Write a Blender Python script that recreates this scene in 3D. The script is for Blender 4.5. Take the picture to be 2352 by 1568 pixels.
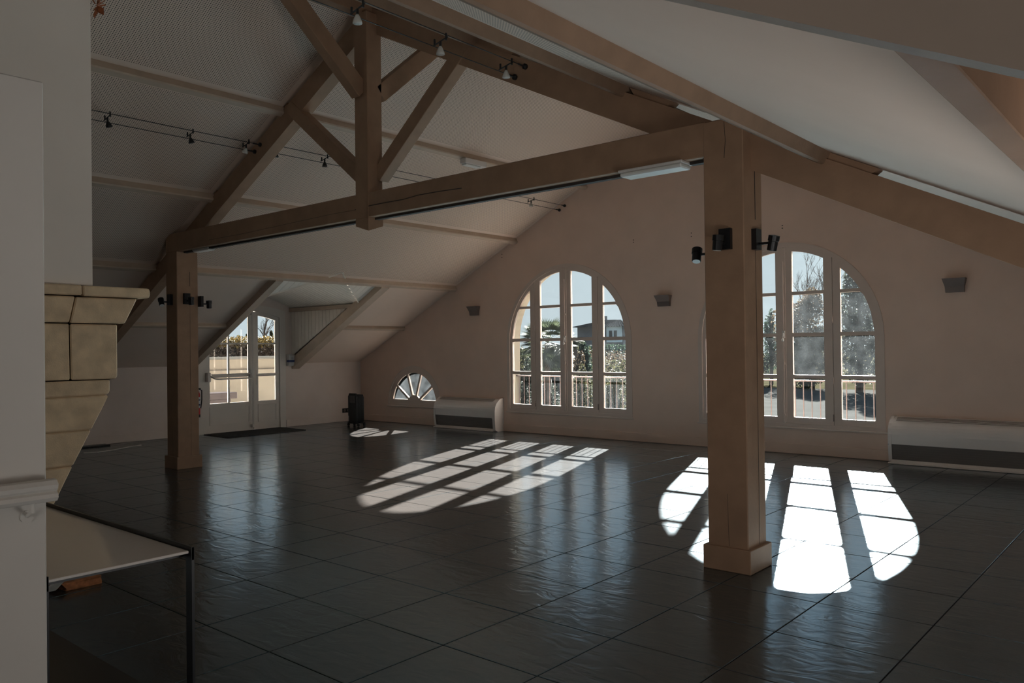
import bpy, bmesh, math, random
from mathutils import Vector, Matrix
from mathutils.geometry import tessellate_polygon
random.seed(7)
for o in list(bpy.data.objects): bpy.data.objects.remove(o)
S = bpy.context.scene
COL = S.collection
# ------------------------------------------------------------------ camera
CAM = Vector((0, 0, 1.4735))
RT = Vector((0.75802559, 0.65211673, -0.01187306))
UP = Vector((0.01399521, 0.00193699, 0.99990019))
FW = Vector((-0.65207464, 0.7581161, 0.00766822))
FPX = 1848.7
cd = bpy.data.cameras.new('camera'); cam = bpy.data.objects.new('camera', cd); COL.objects.link(cam)
cd.sensor_width = 36; cd.lens = FPX / 2352 * 36; cd.clip_start = 0.05; cd.clip_end = 600
cam.matrix_world = Matrix(((RT.x, UP.x, -FW.x, 0), (RT.y, UP.y, -FW.y, 0), (RT.z, UP.z, -FW.z, CAM.z), (0, 0, 0, 1)))
S.camera = cam
# ------------------------------------------------------------------ view, world, sun, fill lamps
S.view_settings.view_transform = 'Standard'; S.view_settings.look = 'None'
S.view_settings.gamma = 1; S.view_settings.exposure = 0.0; S.view_settings.use_curve_mapping = False
SKY_STR, SUN_STR, FILL_W = 1.0, 92.0, 28.0
w = bpy.data.worlds.new('sky'); S.world = w; w.use_nodes = True
nt = w.node_tree; nt.nodes.clear()
bo = nt.nodes.new('ShaderNodeOutputWorld'); bg = nt.nodes.new('ShaderNodeBackground')
tc = nt.nodes.new('ShaderNodeTexCoord'); sx = nt.nodes.new('ShaderNodeSeparateXYZ'); rp = nt.nodes.new('ShaderNodeValToRGB')
rp.color_ramp.elements[0].position = 0.0; rp.color_ramp.elements[0].color = (0.64, 0.73, 0.79, 1)
rp.color_ramp.elements[1].position = 0.7; rp.color_ramp.elements[1].color = (0.34, 0.55, 0.80, 1)
e = rp.color_ramp.elements.new(0.14); e.color = (0.62, 0.735, 0.81, 1)
nt.links.new(tc.outputs['Generated'], sx.inputs[0]); nt.links.new(sx.outputs['Z'], rp.inputs[0])
nt.links.new(rp.outputs[0], bg.inputs[0]); bg.inputs[1].default_value = SKY_STR; nt.links.new(bg.outputs[0], bo.inputs[0])
sl = bpy.data.lights.new('sun', 'SUN'); sl.energy = SUN_STR; sl.angle = math.radians(0.6); sl.color = (1.0, 0.955, 0.90)
so = bpy.data.objects.new('sun', sl); COL.objects.link(so)
so.rotation_euler = Vector((0.82, -2.2, -1.0)).to_track_quat('-Z', 'Y').to_euler()
so.location = (-20, 40, 30)
# added fill lamp behind the photographer, standing in for daylight from unseen openings
al = bpy.data.lights.new('fill_south', 'AREA'); al.shape = 'RECTANGLE'; al.size = 2.0; al.size_y = 1.2
al.energy = FILL_W; al.color = (1.0, 0.965, 0.92); al.spread = math.radians(140)
ao = bpy.data.objects.new('fill_south', al); COL.objects.link(ao)
ao.location = (-0.4, -4.38, 0.80)
ao.rotation_euler = Vector((0.12, 0.86, 0.50)).to_track_quat('-Z', 'Y').to_euler()   # tilted up so the added fill reaches the roof

# second added fill lamp, out of view before the solid right knee wall
el = bpy.data.lights.new('fill_right', 'AREA'); el.shape = 'RECTANGLE'; el.size = 1.6; el.size_y = 1.1
el.energy = 27.0; el.color = (1.0, 0.965, 0.92); el.spread = math.radians(115)
eo = bpy.data.objects.new('fill_right', el); COL.objects.link(eo)
eo.location = (1.10, 2.8, 0.55); eo.rotation_euler = Vector((-0.80, 0.05, 0.60)).to_track_quat('-Z', 'Y').to_euler()

# ------------------------------------------------------------------ helpers
def at(px, py, Y):
    d = FW + RT * ((px - 1176) / FPX) - UP * ((py - 784) / FPX)
    return CAM + d * (Y / d.y)
def at_z(px, py, Z):
    d = FW + RT * ((px - 1176) / FPX) - UP * ((py - 784) / FPX)
    return CAM + d * ((Z - CAM.z) / d.z)

def nodes(m):
    m.use_nodes = True
    return m.node_tree, m.node_tree.nodes['Principled BSDF']
def mat(name, col, rough=0.6, metal=0.0, noise=0.0, nscale=6.0, bump=0.0, bscale=60.0, spec=0.5):
    m = bpy.data.materials.new(name); t, p = nodes(m)
    p.inputs['Roughness'].default_value = rough; p.inputs['Metallic'].default_value = metal
    p.inputs['Specular IOR Level'].default_value = spec
    p.inputs['Base Color'].default_value = (*col, 1)
    g = t.nodes.new('ShaderNodeNewGeometry')
    if noise > 0:
        n = t.nodes.new('ShaderNodeTexNoise'); n.inputs['Scale'].default_value = nscale; n.inputs['Detail'].default_value = 4
        r = t.nodes.new('ShaderNodeValToRGB')
        r.color_ramp.elements[0].position = 0.3; r.color_ramp.elements[1].position = 0.7
        r.color_ramp.elements[0].color = (*[c * (1 - noise) for c in col], 1)
        r.color_ramp.elements[1].color = (*[min(1, c * (1 + noise)) for c in col], 1)
        t.links.new(g.outputs['Position'], n.inputs['Vector']); t.links.new(n.outputs[0], r.inputs[0]); t.links.new(r.outputs[0], p.inputs['Base Color'])
    if bump > 0:
        n2 = t.nodes.new('ShaderNodeTexNoise'); n2.inputs['Scale'].default_value = bscale; n2.inputs['Detail'].default_value = 3
        b = t.nodes.new('ShaderNodeBump'); b.inputs['Strength'].default_value = bump; b.inputs['Distance'].default_value = 0.004
        t.links.new(g.outputs['Position'], n2.inputs['Vector']); t.links.new(n2.outputs[0], b.inputs['Height']); t.links.new(b.outputs[0], p.inputs['Normal'])
    return m

M = {}
M['wall'] = mat('wall_paint', (0.74, 0.555, 0.455), 0.85, noise=0.035, nscale=2.5, bump=0.15, bscale=90, spec=0.2)
M['knee'] = mat('kneewall_paint', (0.68, 0.58, 0.53), 0.85, noise=0.035, nscale=2.5, bump=0.15, bscale=90, spec=0.2)
M['white'] = mat('white_paint', (0.66, 0.635, 0.60), 0.8, noise=0.02, nscale=2, spec=0.2)
M['plaster'] = mat('chimney_plaster', (0.90, 0.83, 0.76), 0.8, noise=0.02, nscale=2, spec=0.2)
M['roof'] = mat('ceiling_paint', (0.73, 0.585, 0.495), 0.9, noise=0.02, nscale=2, spec=0.1)
M['trim'] = mat('joinery_paint', (0.66, 0.54, 0.47), 0.45, noise=0.03, nscale=5, spec=0.4)
M['door'] = mat('door_paint', (0.68, 0.63, 0.585), 0.45, noise=0.02, nscale=5, spec=0.4)
M['plank'] = mat('plank_paint', (0.88, 0.81, 0.73), 0.6, noise=0.03, nscale=9, spec=0.3)
M['beam'] = mat('beam_paint', (0.34, 0.21, 0.135), 0.65, noise=0.09, nscale=7, bump=0.35, bscale=35, spec=0.25)
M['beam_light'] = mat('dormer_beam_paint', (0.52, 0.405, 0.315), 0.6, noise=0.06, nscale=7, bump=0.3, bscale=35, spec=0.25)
M['beam_shaded'] = mat('purlin_shaded', (0.23, 0.15, 0.10), 0.65, noise=0.09, nscale=7, bump=0.3, bscale=35, spec=0.2)
M['joint'] = mat('dark_joint', (0.05, 0.04, 0.035), 0.8)
M['grout'] = mat('grout', (0.012, 0.010, 0.010), 0.8)
M['stone'] = mat('limestone', (0.78, 0.61, 0.41), 0.8, noise=0.16, nscale=9, bump=0.5, bscale=120, spec=0.2)
M['mortar'] = mat('stone_joint', (0.55, 0.40, 0.24), 0.9)
M['black'] = mat('black_plastic', (0.012, 0.012, 0.013), 0.4)
M['blackmetal'] = mat('black_steel', (0.014, 0.014, 0.016), 0.35, metal=0.3)
M['mat'] = mat('mat_rubber', (0.010, 0.009, 0.009), 0.9, bump=0.4, bscale=200)
M['chrome'] = mat('brushed_metal', (0.55, 0.54, 0.52), 0.3, metal=1.0)
M['bronze'] = mat('sconce_metal', (0.20, 0.16, 0.145), 0.45, metal=0.4)
M['heater'] = mat('heater_enamel', (0.78, 0.70, 0.655), 0.30, noise=0.01, spec=0.5)
M['grille'] = mat('grille_dark', (0.16, 0.135, 0.12), 0.6)
M['plastic'] = mat('white_plastic', (0.66, 0.62, 0.59), 0.4)
M['diffuser'] = mat('frosted_diffuser', (0.70, 0.69, 0.66), 0.35)
M['red'] = mat('red_enamel', (0.55, 0.02, 0.02), 0.3)
M['blue'] = mat('blue_label', (0.03, 0.05, 0.16), 0.5)
M['paper'] = mat('paper_label', (0.62, 0.66, 0.72), 0.6)
M['log'] = mat('raw_wood', (0.42, 0.17, 0.07), 0.8, noise=0.4, nscale=25, bump=0.6, bscale=60)
M['leaf_dry'] = mat('dried_leaf', (0.30, 0.09, 0.03), 0.8, noise=0.3, nscale=40)
M['bulb'] = mat('lamp_glass', (0.6, 0.58, 0.54), 0.15, spec=0.8)
# outdoors
M['render'] = mat('exterior_render_dimmed', (0.20, 0.175, 0.14), 0.9, noise=0.05, nscale=2, spec=0.0)
M['ledge_dark'] = mat('dark_ledge_paint', (0.05, 0.05, 0.052), 0.9, spec=0.0)
M['copestone'] = mat('coping', (0.12, 0.118, 0.11), 0.9, spec=0.0)
M['terrace'] = mat('terrace_paving', (0.66, 0.62, 0.56), 0.9)
M['drive'] = mat('gravel', (0.045, 0.046, 0.0455), 1.0, noise=0.10, nscale=0.6, spec=0.0)
M['field'] = mat('dry_grass', (0.030, 0.028, 0.018), 0.95, noise=0.3, nscale=0.4, spec=0.0)
M['benchwood'] = mat('weathered_wood', (0.045, 0.038, 0.038), 0.9, noise=0.2, nscale=8, spec=0.0)
M['rail'] = mat('railing_iron', (0.06, 0.038, 0.035), 0.5)
M['bark'] = mat('bark', (0.085, 0.065, 0.055), 0.9, noise=0.3, nscale=6)
M['slate'] = mat('slate_roof', (0.014, 0.015, 0.017), 1.0, noise=0.1, nscale=1, spec=0.0)
M['housewall'] = mat('house_wall', (0.12, 0.12, 0.13), 0.9, spec=0.0)
M['houselight'] = mat('house_light_wall', (0.42, 0.50, 0.54), 0.9, spec=0.0)

def leafmat(name, c1, c2, c3):
    m = bpy.data.materials.new(name); t, p = nodes(m)
    p.inputs['Roughness'].default_value = 0.7; p.inputs['Specular IOR Level'].default_value = 0.2
    g = t.nodes.new('ShaderNodeNewGeometry'); r = t.nodes.new('ShaderNodeValToRGB')
    k = 0.36
    r.color_ramp.elements[0].color = (*[v * k for v in c1], 1); r.color_ramp.elements[1].color = (*[v * k for v in c3], 1)
    e = r.color_ramp.elements.new(0.5); e.color = (*[v * k for v in c2], 1)
    t.links.new(g.outputs['Random Per Island'], r.inputs[0]); t.links.new(r.outputs[0], p.inputs['Base Color'])
    tr = t.nodes.new('ShaderNodeBsdfTranslucent'); mx = t.nodes.new('ShaderNodeMixShader'); mx.inputs[0].default_value = 0.35
    t.links.new(r.outputs[0], tr.inputs[0]); out = t.nodes['Material Output']
    t.links.new(p.outputs[0], mx.inputs[1]); t.links.new(tr.outputs[0], mx.inputs[2]); t.links.new(mx.outputs[0], out.inputs[0])
    return m
M['l_palm'] = leafmat('palm_leaf', (0.07, 0.09, 0.06), (0.11, 0.14, 0.08), (0.17, 0.20, 0.13))
M['l_olive'] = leafmat('olive_leaf', (0.05, 0.055, 0.03), (0.11, 0.11, 0.05), (0.20, 0.19, 0.12))
M['l_grey'] = leafmat('greygreen_leaf', (0.03, 0.045, 0.04), (0.07, 0.085, 0.07), (0.13, 0.14, 0.11))
M['l_autumn'] = leafmat('autumn_leaf', (0.07, 0.045, 0.03), (0.13, 0.09, 0.055), (0.17, 0.15, 0.11))
M['l_yellow'] = leafmat('vine_leaf_yellow', (0.10, 0.065, 0.02), (0.17, 0.115, 0.035), (0.21, 0.16, 0.07))
M['l_brown'] = leafmat('vine_stem_brown', (0.06, 0.045, 0.038), (0.16, 0.12, 0.095), (0.26, 0.22, 0.19))
M['l_hedge'] = leafmat('hedge_leaf', (0.03, 0.06, 0.045), (0.06, 0.10, 0.07), (0.09, 0.13, 0.09))

# floor tile: dark satin stone-look porcelain with a rippled surface
def tile_mat():
    m = bpy.data.materials.new('slate_tile'); t, p = nodes(m)
    g = t.nodes.new('ShaderNodeNewGeometry'); oi = t.nodes.new('ShaderNodeObjectInfo')
    add = t.nodes.new('ShaderNodeVectorMath'); add.operation = 'ADD'
    mulr = t.nodes.new('ShaderNodeMath'); mulr.operation = 'MULTIPLY'; mulr.inputs[1].default_value = 37.0
    t.links.new(oi.outputs['Random'], mulr.inputs[0]); t.links.new(g.outputs['Position'], add.inputs[0]); t.links.new(mulr.outputs[0], add.inputs[1])
    mp = t.nodes.new('ShaderNodeMapping'); mp.inputs['Scale'].default_value = (5.0, 11.0, 5.0); mp.inputs['Rotation'].default_value = (0, 0, 0.35)
    t.links.new(add.outputs[0], mp.inputs[0])
    n = t.nodes.new('ShaderNodeTexNoise'); n.inputs['Scale'].default_value = 1.0; n.inputs['Detail'].default_value = 3.0
    n.inputs['Distortion'].default_value = 0.9; n.inputs['Roughness'].default_value = 0.5
    t.links.new(mp.outputs[0], n.inputs['Vector'])
    b = t.nodes.new('ShaderNodeBump'); b.inputs['Strength'].default_value = 0.7; b.inputs['Distance'].default_value = 0.004
    t.links.new(n.outputs[0], b.inputs['Height']); t.links.new(b.outputs[0], p.inputs['Normal'])
    n3 = t.nodes.new('ShaderNodeTexNoise'); n3.inputs['Scale'].default_value = 3.0; n3.inputs['Detail'].default_value = 5
    r = t.nodes.new('ShaderNodeValToRGB'); r.color_ramp.elements[0].color = (0.046, 0.039, 0.036, 1); r.color_ramp.elements[1].color = (0.066, 0.057, 0.053, 1)
    t.links.new(add.outputs[0], n3.inputs['Vector']); t.links.new(n3.outputs[0], r.inputs[0]); t.links.new(r.outputs[0], p.inputs['Base Color'])
    p.inputs['Roughness'].default_value = 0.18
    p.inputs['IOR'].default_value = 2.4
    p.inputs['Specular IOR Level'].default_value = 0.5
    p.inputs['Specular Tint'].default_value = (0.38, 0.74, 1.0, 1)  # blue of the reflected sky put into the tile's own tint
    return m
M['tile'] = tile_mat()

# perforated acoustic panel: square grid of small holes
def perf_mat():
    m = bpy.data.materials.new('perforated_panel'); t, p = nodes(m)
    p.inputs['Roughness'].default_value = 0.9; p.inputs['Specular IOR Level'].default_value = 0.1
    tcn = t.nodes.new('ShaderNodeTexCoord')
    mp = t.nodes.new('ShaderNodeVectorMath'); mp.operation = 'SCALE'; mp.inputs['Scale'].default_value = 1 / 0.021
    fr = t.nodes.new('ShaderNodeVectorMath'); fr.operation = 'FRACTION'
    sb = t.nodes.new('ShaderNodeVectorMath'); sb.operation = 'SUBTRACT'; sb.inputs[1].default_value = (0.5, 0.5, 0.0)
    sep = t.nodes.new('ShaderNodeSeparateXYZ'); cmb = t.nodes.new('ShaderNodeCombineXYZ')
    ln = t.nodes.new('ShaderNodeVectorMath'); ln.operation = 'LENGTH'
    lt = t.nodes.new('ShaderNodeMath'); lt.operation = 'LESS_THAN'; lt.inputs[1].default_value = 0.23
    mx = t.nodes.new('ShaderNodeMix'); mx.data_type = 'RGBA'
    mx.inputs[6].default_value = (0.73, 0.58, 0.48, 1); mx.inputs[7].default_value = (0.05, 0.042, 0.038, 1)
    t.links.new(tcn.outputs['UV'], mp.inputs[0]); t.links.new(mp.outputs[0], fr.inputs[0]); t.links.new(fr.outputs[0], sb.inputs[0])
    t.links.new(sb.outputs[0], sep.inputs[0]); t.links.new(sep.outputs['X'], cmb.inputs['X']); t.links.new(sep.outputs['Y'], cmb.inputs['Y'])
    t.links.new(cmb.outputs[0], ln.inputs[0]); t.links.new(ln.outputs['Value'], lt.inputs[0]); t.links.new(lt.outputs[0], mx.inputs[0])
    t.links.new(mx.outputs[2], p.inputs['Base Color'])
    return m
M['perf'] = perf_mat()

def glass_mat(name, dirt, tint=(0.96, 0.98, 0.97)):
    m = bpy.data.materials.new(name); m.use_nodes = True; t = m.node_tree; t.nodes.clear()
    out = t.nodes.new('ShaderNodeOutputMaterial'); tr = t.nodes.new('ShaderNodeBsdfTransparent'); tr.inputs[0].default_value = (*tint, 1)
    gl = t.nodes.new('ShaderNodeBsdfGlossy'); gl.inputs['Roughness'].default_value = 0.02
    fr = t.nodes.new('ShaderNodeFresnel'); fr.inputs[0].default_value = 1.4
    mx = t.nodes.new('ShaderNodeMixShader'); t.links.new(fr.outputs[0], mx.inputs[0]); t.links.new(tr.outputs[0], mx.inputs[1]); t.links.new(gl.outputs[0], mx.inputs[2])
    tl = t.nodes.new('ShaderNodeBsdfTranslucent'); tl.inputs[0].default_value = (0.75, 0.85, 0.92, 1)
    g = t.nodes.new('ShaderNodeNewGeometry'); n = t.nodes.new('ShaderNodeTexNoise'); n.inputs['Scale'].default_value = 7.0; n.inputs['Detail'].default_value = 5
    mr = t.nodes.new('ShaderNodeMapRange'); mr.inputs[1].default_value = 0.35; mr.inputs[2].default_value = 0.75; mr.inputs[3].default_value = dirt * 0.6; mr.inputs[4].default_value = dirt * 1.8
    t.links.new(g.outputs['Position'], n.inputs['Vector']); t.links.new(n.outputs[0], mr.inputs[0])
    mx2 = t.nodes.new('ShaderNodeMixShader'); t.links.new(mr.outputs[0], mx2.inputs[0]); t.links.new(mx.outputs[0], mx2.inputs[1]); t.links.new(tl.outputs[0], mx2.inputs[2])
    t.links.new(mx2.outputs[0], out.inputs[0])
    return m
M['glass'] = glass_mat('window_glass', 0.0005)
M['glass_dusty'] = glass_mat('dusty_glass', 0.0017)
M['glass_frost'] = glass_mat('grimy_glass', 0.0033)
M['tableglass'] = mat('white_glass', (0.80, 0.745, 0.70), 0.10, spec=0.9)

# ---- object creation
def link(o, parent=None):
    COL.objects.link(o)
    if parent is not None: o.parent = parent
    return o
def setp(o, label=None, cat=None, group=None, kind=None):
    if label: o['label'] = label
    if cat: o['category'] = cat
    if group: o['group'] = group
    if kind: o['kind'] = kind
    return o
def thing(name, label, cat, loc=(0, 0, 0), rz=0, group=None):
    o = bpy.data.objects.new(name, None); link(o); o.location = loc; o.rotation_euler = (0, 0, rz); o.empty_display_size = 0.1
    return setp(o, label, cat, group)
def struct(name, loc=(0, 0, 0)):
    o = bpy.data.objects.new(name, None); link(o); o.location = loc; o['kind'] = 'structure'; return o
def from_bm(name, bm, m, parent=None, smooth=False):
    bmesh.ops.recalc_face_normals(bm, faces=bm.faces)
    me = bpy.data.meshes.new(name); bm.to_mesh(me); bm.free()
    if smooth:
        for p in me.polygons: p.use_smooth = True
    me.materials.append(m if not isinstance(m, str) else M[m])
    return link(bpy.data.objects.new(name, me), parent)
class B:
    """collects primitives into one bmesh"""
    def __init__(s): s.bm = bmesh.new()
    def box(s, a, b, bev=0.0):
        r = bmesh.ops.create_cube(s.bm, size=1)
        vs = r['verts']
        for v in vs:
            v.co = Vector(((a[0] + b[0]) / 2 + v.co.x * (b[0] - a[0]), (a[1] + b[1]) / 2 + v.co.y * (b[1] - a[1]), (a[2] + b[2]) / 2 + v.co.z * (b[2] - a[2])))
        if bev > 0:
            es = list({e for v in vs for e in v.link_edges})
            bmesh.ops.bevel(s.bm, geom=es, offset=bev, segments=1, affect='EDGES')
        return s
    def bar(s, p, q, wd, ht, upv=(0, 0, 1), bev=0.0):
        p, q = Vector(p), Vector(q); d = (q - p).normalized(); upv = Vector(upv)
        sd = d.cross(upv).normalized(); u = sd.cross(d).normalized()
        vs = [s.bm.verts.new(c + sd * (wd / 2 * i) + u * (ht / 2 * j)) for c in (p, q) for (i, j) in ((-1, -1), (1, -1), (1, 1), (-1, 1))]
        fs = [(0, 1, 2, 3), (7, 6, 5, 4), (0, 4, 5, 1), (1, 5, 6, 2), (2, 6, 7, 3), (3, 7, 4, 0)]
        for f in fs: s.bm.faces.new([vs[i] for i in f])
        if bev > 0:
            es = list({e for v in vs for e in v.link_edges}); bmesh.ops.bevel(s.bm, geom=es, offset=bev, segments=1, affect='EDGES')
        return s
    def tube(s, pts, r, n=8, r2=None, cap=True):
        pts = [Vector(p) for p in pts]; rings = []
        for i, p in enumerate(pts):
            d = (pts[min(i + 1, len(pts) - 1)] - pts[max(i - 1, 0)]).normalized()
            a = d.orthogonal().normalized() if i == 0 else (rings[-1][1] - d * rings[-1][1].dot(d)).normalized()
            b = d.cross(a); rr = r if r2 is None else r + (r2 - r) * i / (len(pts) - 1)
            rings.append(([s.bm.verts.new(p + (a * math.cos(2 * math.pi * k / n) + b * math.sin(2 * math.pi * k / n)) * rr) for k in range(n)], a))
        for i in range(len(rings) - 1):
            A, Bq = rings[i][0], rings[i + 1][0]
            for k in range(n): s.bm.faces.new((A[k], A[(k + 1) % n], Bq[(k + 1) % n], Bq[k]))
        if cap:
            s.bm.faces.new(rings[0][0]); s.bm.faces.new(rings[-1][0])
        return s
    def prism(s, poly, vec):
        """poly: 3D points, extruded by vec"""
        vec = Vector(vec); a = [s.bm.verts.new(Vector(p)) for p in poly]; b = [s.bm.verts.new(Vector(p) + vec) for p in poly]
        s.bm.faces.new(a); s.bm.faces.new(b[::-1]); n = len(a)
        for i in range(n): s.bm.faces.new((a[i], b[i], b[(i + 1) % n], a[(i + 1) % n]))
        return s
    def lathe(s, c, prof, n=16, axis=(0, 0, 1)):
        ax = Vector(axis).normalized(); a = ax.orthogonal().normalized(); b = ax.cross(a); c = Vector(c); rings = []
        for r, h in prof: rings.append([s.bm.verts.new(c + ax * h + (a * math.cos(2 * math.pi * k / n) + b * math.sin(2 * math.pi * k / n)) * max(r, 1e-4)) for k in range(n)])
        for i in range(len(rings) - 1):
            for k in range(n): s.bm.faces.new((rings[i][k], rings[i][(k + 1) % n], rings[i + 1][(k + 1) % n], rings[i + 1][k]))
        s.bm.faces.new(rings[0]); s.bm.faces.new(rings[-1]); return s
    def out(s, name, m, parent=None, smooth=False): return from_bm(name, s.bm, m, parent, smooth)
def box(name, a, b, m, parent=None, bev=0.0): return B().box(a, b, bev).out(name, m, parent)

def plate(name, outer, holes, fn, t, m, parent=None):
    """flat plate with holes; 2D outlines mapped by fn(u,v,w); w runs 0..t"""
    loops = [outer] + holes
    tris = tessellate_polygon([[Vector((u, v, 0)) for u, v in L] for L in loops])
    bm = bmesh.new(); flat = [p for L in loops for p in L]
    A = [bm.verts.new(fn(u, v, 0)) for u, v in flat]; Bv = [bm.verts.new(fn(u, v, t)) for u, v in flat]
    for tr in tris:
        try: bm.faces.new([A[i] for i in tr]); bm.faces.new([Bv[i] for i in tr][::-1])
        except ValueError: pass
    k = 0
    for L in loops:
        n = len(L)
        for i in range(n):
            j = (i + 1) % n
            try: bm.faces.new((A[k + i], A[k + j], Bv[k + j], Bv[k + i]))
            except ValueError: pass
        k += n
    return from_bm(name, bm, m, parent)
def arcpts(cx, cz, r, a0, a1, n): return [(cx + r * math.cos(math.radians(a0 + (a1 - a0) * i / n)), cz + r * math.sin(math.radians(a0 + (a1 - a0) * i / n))) for i in range(n + 1)]

# ------------------------------------------------------------------ room constants
XR, ZR, SL = -6.14, 4.86, 0.5          # ridge x, ridge height, roof slope
XL, XRT = -13.42, 1.14                 # left and right knee walls
YG, YS = 10.72, -4.5                   # gable wall, far end behind the camera
def roof(x): return ZR - SL * abs(x - XR)
GT = 0.33
fnG = lambda u, v, w: Vector((u, YG + w, v))
fnK = lambda u, v, w: Vector((XL - w, u, v))

# ------------------------------------------------------------------ gable wall with its three openings
def arch_outline(cx, r, z0, zs, n=28): return [(cx - r, z0)] + [(x, z) for x, z in reversed(arcpts(cx, zs, r, 0, 180, n))] + [(cx + r, z0)]
W1, W2 = -8.05, -4.335
WF = (-11.78, 0.375); WF2 = (-0.50, 0.375)
g_out = [(XL - 0.25, -3.0), (XRT + 0.25, -3.0), (XRT + 0.25, roof(XRT)), (XR, ZR), (XL - 0.25, roof(XL) - 0.12)]
fan_out = [(x, z) for x, z in arcpts(WF[0], WF[1], 0.745, 0, 180, 24)]; fan_out2 = [(x + WF2[0] - WF[0], z) for x, z in fan_out]
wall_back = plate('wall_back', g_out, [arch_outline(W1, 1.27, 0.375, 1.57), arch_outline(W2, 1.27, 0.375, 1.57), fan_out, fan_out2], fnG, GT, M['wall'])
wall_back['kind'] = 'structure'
wall_back.data.materials.append(M['render'])          # reveals and outside face darkened in colour to hold back the sunlight on them
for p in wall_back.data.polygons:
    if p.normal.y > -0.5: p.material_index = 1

# left knee wall with the dormer front and the arched door opening
DC, DH = 8.0, 0.895
def dz(y, pk, k): return pk - k * (y - DC) ** 2
door_hole = [(7.105, -0.0)] + [(7.105 + 1.79 * i / 14, dz(7.105 + 1.79 * i / 14, 2.33, 0.137)) for i in range(15)] + [(8.895, -0.0)]
k_out = [(YS, -0.3), (7.105, -0.3)] + door_hole[0:0]
k_out = [(1.2, -0.3), (YG, -0.3), (YG, 1.24), (9.14, 1.24), (9.14, 2.29), (8.0, 2.745), (6.86, 2.29), (6.86, 1.24), (1.2, 1.24)]
door_hole2 = [(7.105, 0.0)] + [p for p in door_hole[1:-1]] + [(8.895, 0.0)]
wall_left = plate('wall_left', k_out, [door_hole2], fnK, 0.25, M['knee']); wall_left['kind'] = 'structure'

wall_right = box('wall_right', (XRT, YS, -0.3), (XRT + 0.25, YG, roof(XRT)), 'white'); wall_right['kind'] = 'structure'
# far end of the hall behind the photographer, with an opening added for fill
ws = [(XL, 0), (XRT, 0), (XRT, roof(XRT)), (XR, ZR), (XL, roof(XL))]
fnS = lambda u, v, w: Vector((u, YS - w, v))
ws = [(XL, -0.3), (XRT, -0.3), (XRT, roof(XRT)), (XR, ZR), (XL, roof(XL))]
wall_front = plate('wall_front', ws, [[(-1.3, 0.05), (0.85, 0.05), (0.85, 1.25), (-1.3, 1.9)]], fnS, 0.25, M['white']); wall_front['kind'] = 'structure'
# hall partition behind the chimney and the white half-height wall beside the camera
wall_mid = plate('wall_partition', [(XL, -0.3), (-5.02, -0.3), (-5.02, roof(-5.02)), (XR, ZR), (XL, roof(XL))], [], lambda u, v, w: Vector((u, 0.90 - w, v)), 0.2, M['white'])
wall_mid['kind'] = 'structure'
wall_near = struct('wall_near')
B().box((-2.76, YS, 0), (-2.6, 0.905, 2.278), 0.004).out('partition', M['white'], wall_near)

# ------------------------------------------------------------------ floor: slab + individually laid 0.6 m tiles
floor = box('floor', (XL - 0.25, YS, -0.3), (XRT, YG + 0.02, -0.006), 'grout'); floor['kind'] = 'structure'
TX, TY, TS = -2.2915, 3.4099, 0.6
def tile_bm(bm, cx, cy, sx0=0.297, sy0=0.297):
    z0, z1, b = -0.006, 0.0, 0.0022
    lo = [bm.verts.new((cx + i * sx0, cy + j * sy0, z0)) for i, j in ((-1, -1), (1, -1), (1, 1), (-1, 1))]
    md = [bm.verts.new((cx + i * sx0, cy + j * sy0, z1 - b)) for i, j in ((-1, -1), (1, -1), (1, 1), (-1, 1))]
    hi = [bm.verts.new((cx + i * (sx0 - b), cy + j * (sy0 - b), z1)) for i, j in ((-1, -1), (1, -1), (1, 1), (-1, 1))]
    for A, C in ((lo, md), (md, hi)):
        for k in range(4): bm.faces.new((A[k], A[(k + 1) % 4], C[(k + 1) % 4], C[k]))
    bm.faces.new(hi)
cells = []
for i in range(-20, 8):
    for j in range(-14, 14):
        x0, x1 = TX + i * TS, TX + (i + 1) * TS; y0, y1 = TY + j * TS, TY + (j + 1) * TS
        x0c, x1c, y0c, y1c = max(x0, XL), min(x1, XRT), max(y0, YS), min(y1, YG)
        if x1c - x0c < 0.03 or y1c - y0c < 0.03: continue
        cx, cy = (x0c + x1c) / 2, (y0c + y1c) / 2
        d = Vector((cx, cy, 0)) - CAM; z = d.dot(FW)
        vis = False; size = 0
        if z > 0.3:
            px = 1176 + FPX * d.dot(RT) / z; py = 784 - FPX * d.dot(UP) / z
            if 90 < px < 2500 and py < 1900: vis = True; size = 1 / (z ** 3)
        full = abs((x1c - x0c) - TS) < 1e-4 and abs((y1c - y0c) - TS) < 1e-4
        cells.append((vis, size, x0c, x1c, y0c, y1c, full))
cells.sort(key=lambda c: (-int(c[0]), -c[1]))
tb = bmesh.new(); tile_bm(tb, 0, 0); proto = from_bm('tile', tb, M['tile'], floor); used = False
rest = bmesh.new()
for n, (vis, size, x0, x1, y0, y1, full) in enumerate(cells):
    cx, cy = (x0 + x1) / 2, (y0 + y1) / 2
    if vis and n < 299:
        if full:
            o = proto if not used else link(bpy.data.objects.new('tile', proto.data), floor)
            used = True; o.location = (cx, cy, random.uniform(-0.0006, 0)); o.rotation_euler = (random.uniform(-.0012, .0012), random.uniform(-.0012, .0012), 0)
        else:
            tb = bmesh.new(); tile_bm(tb, 0, 0, (x1 - x0) / 2 - 0.003, (y1 - y0) / 2 - 0.003); o = from_bm('tile', tb, M['tile'], floor); o.location = (cx, cy, 0)
    else:
        tile_bm(rest, cx, cy, (x1 - x0) / 2 - 0.003, (y1 - y0) / 2 - 0.003)
ro = from_bm('distant_tiles', rest, M['tile'], floor); ro['kind'] = 'stuff'

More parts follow.
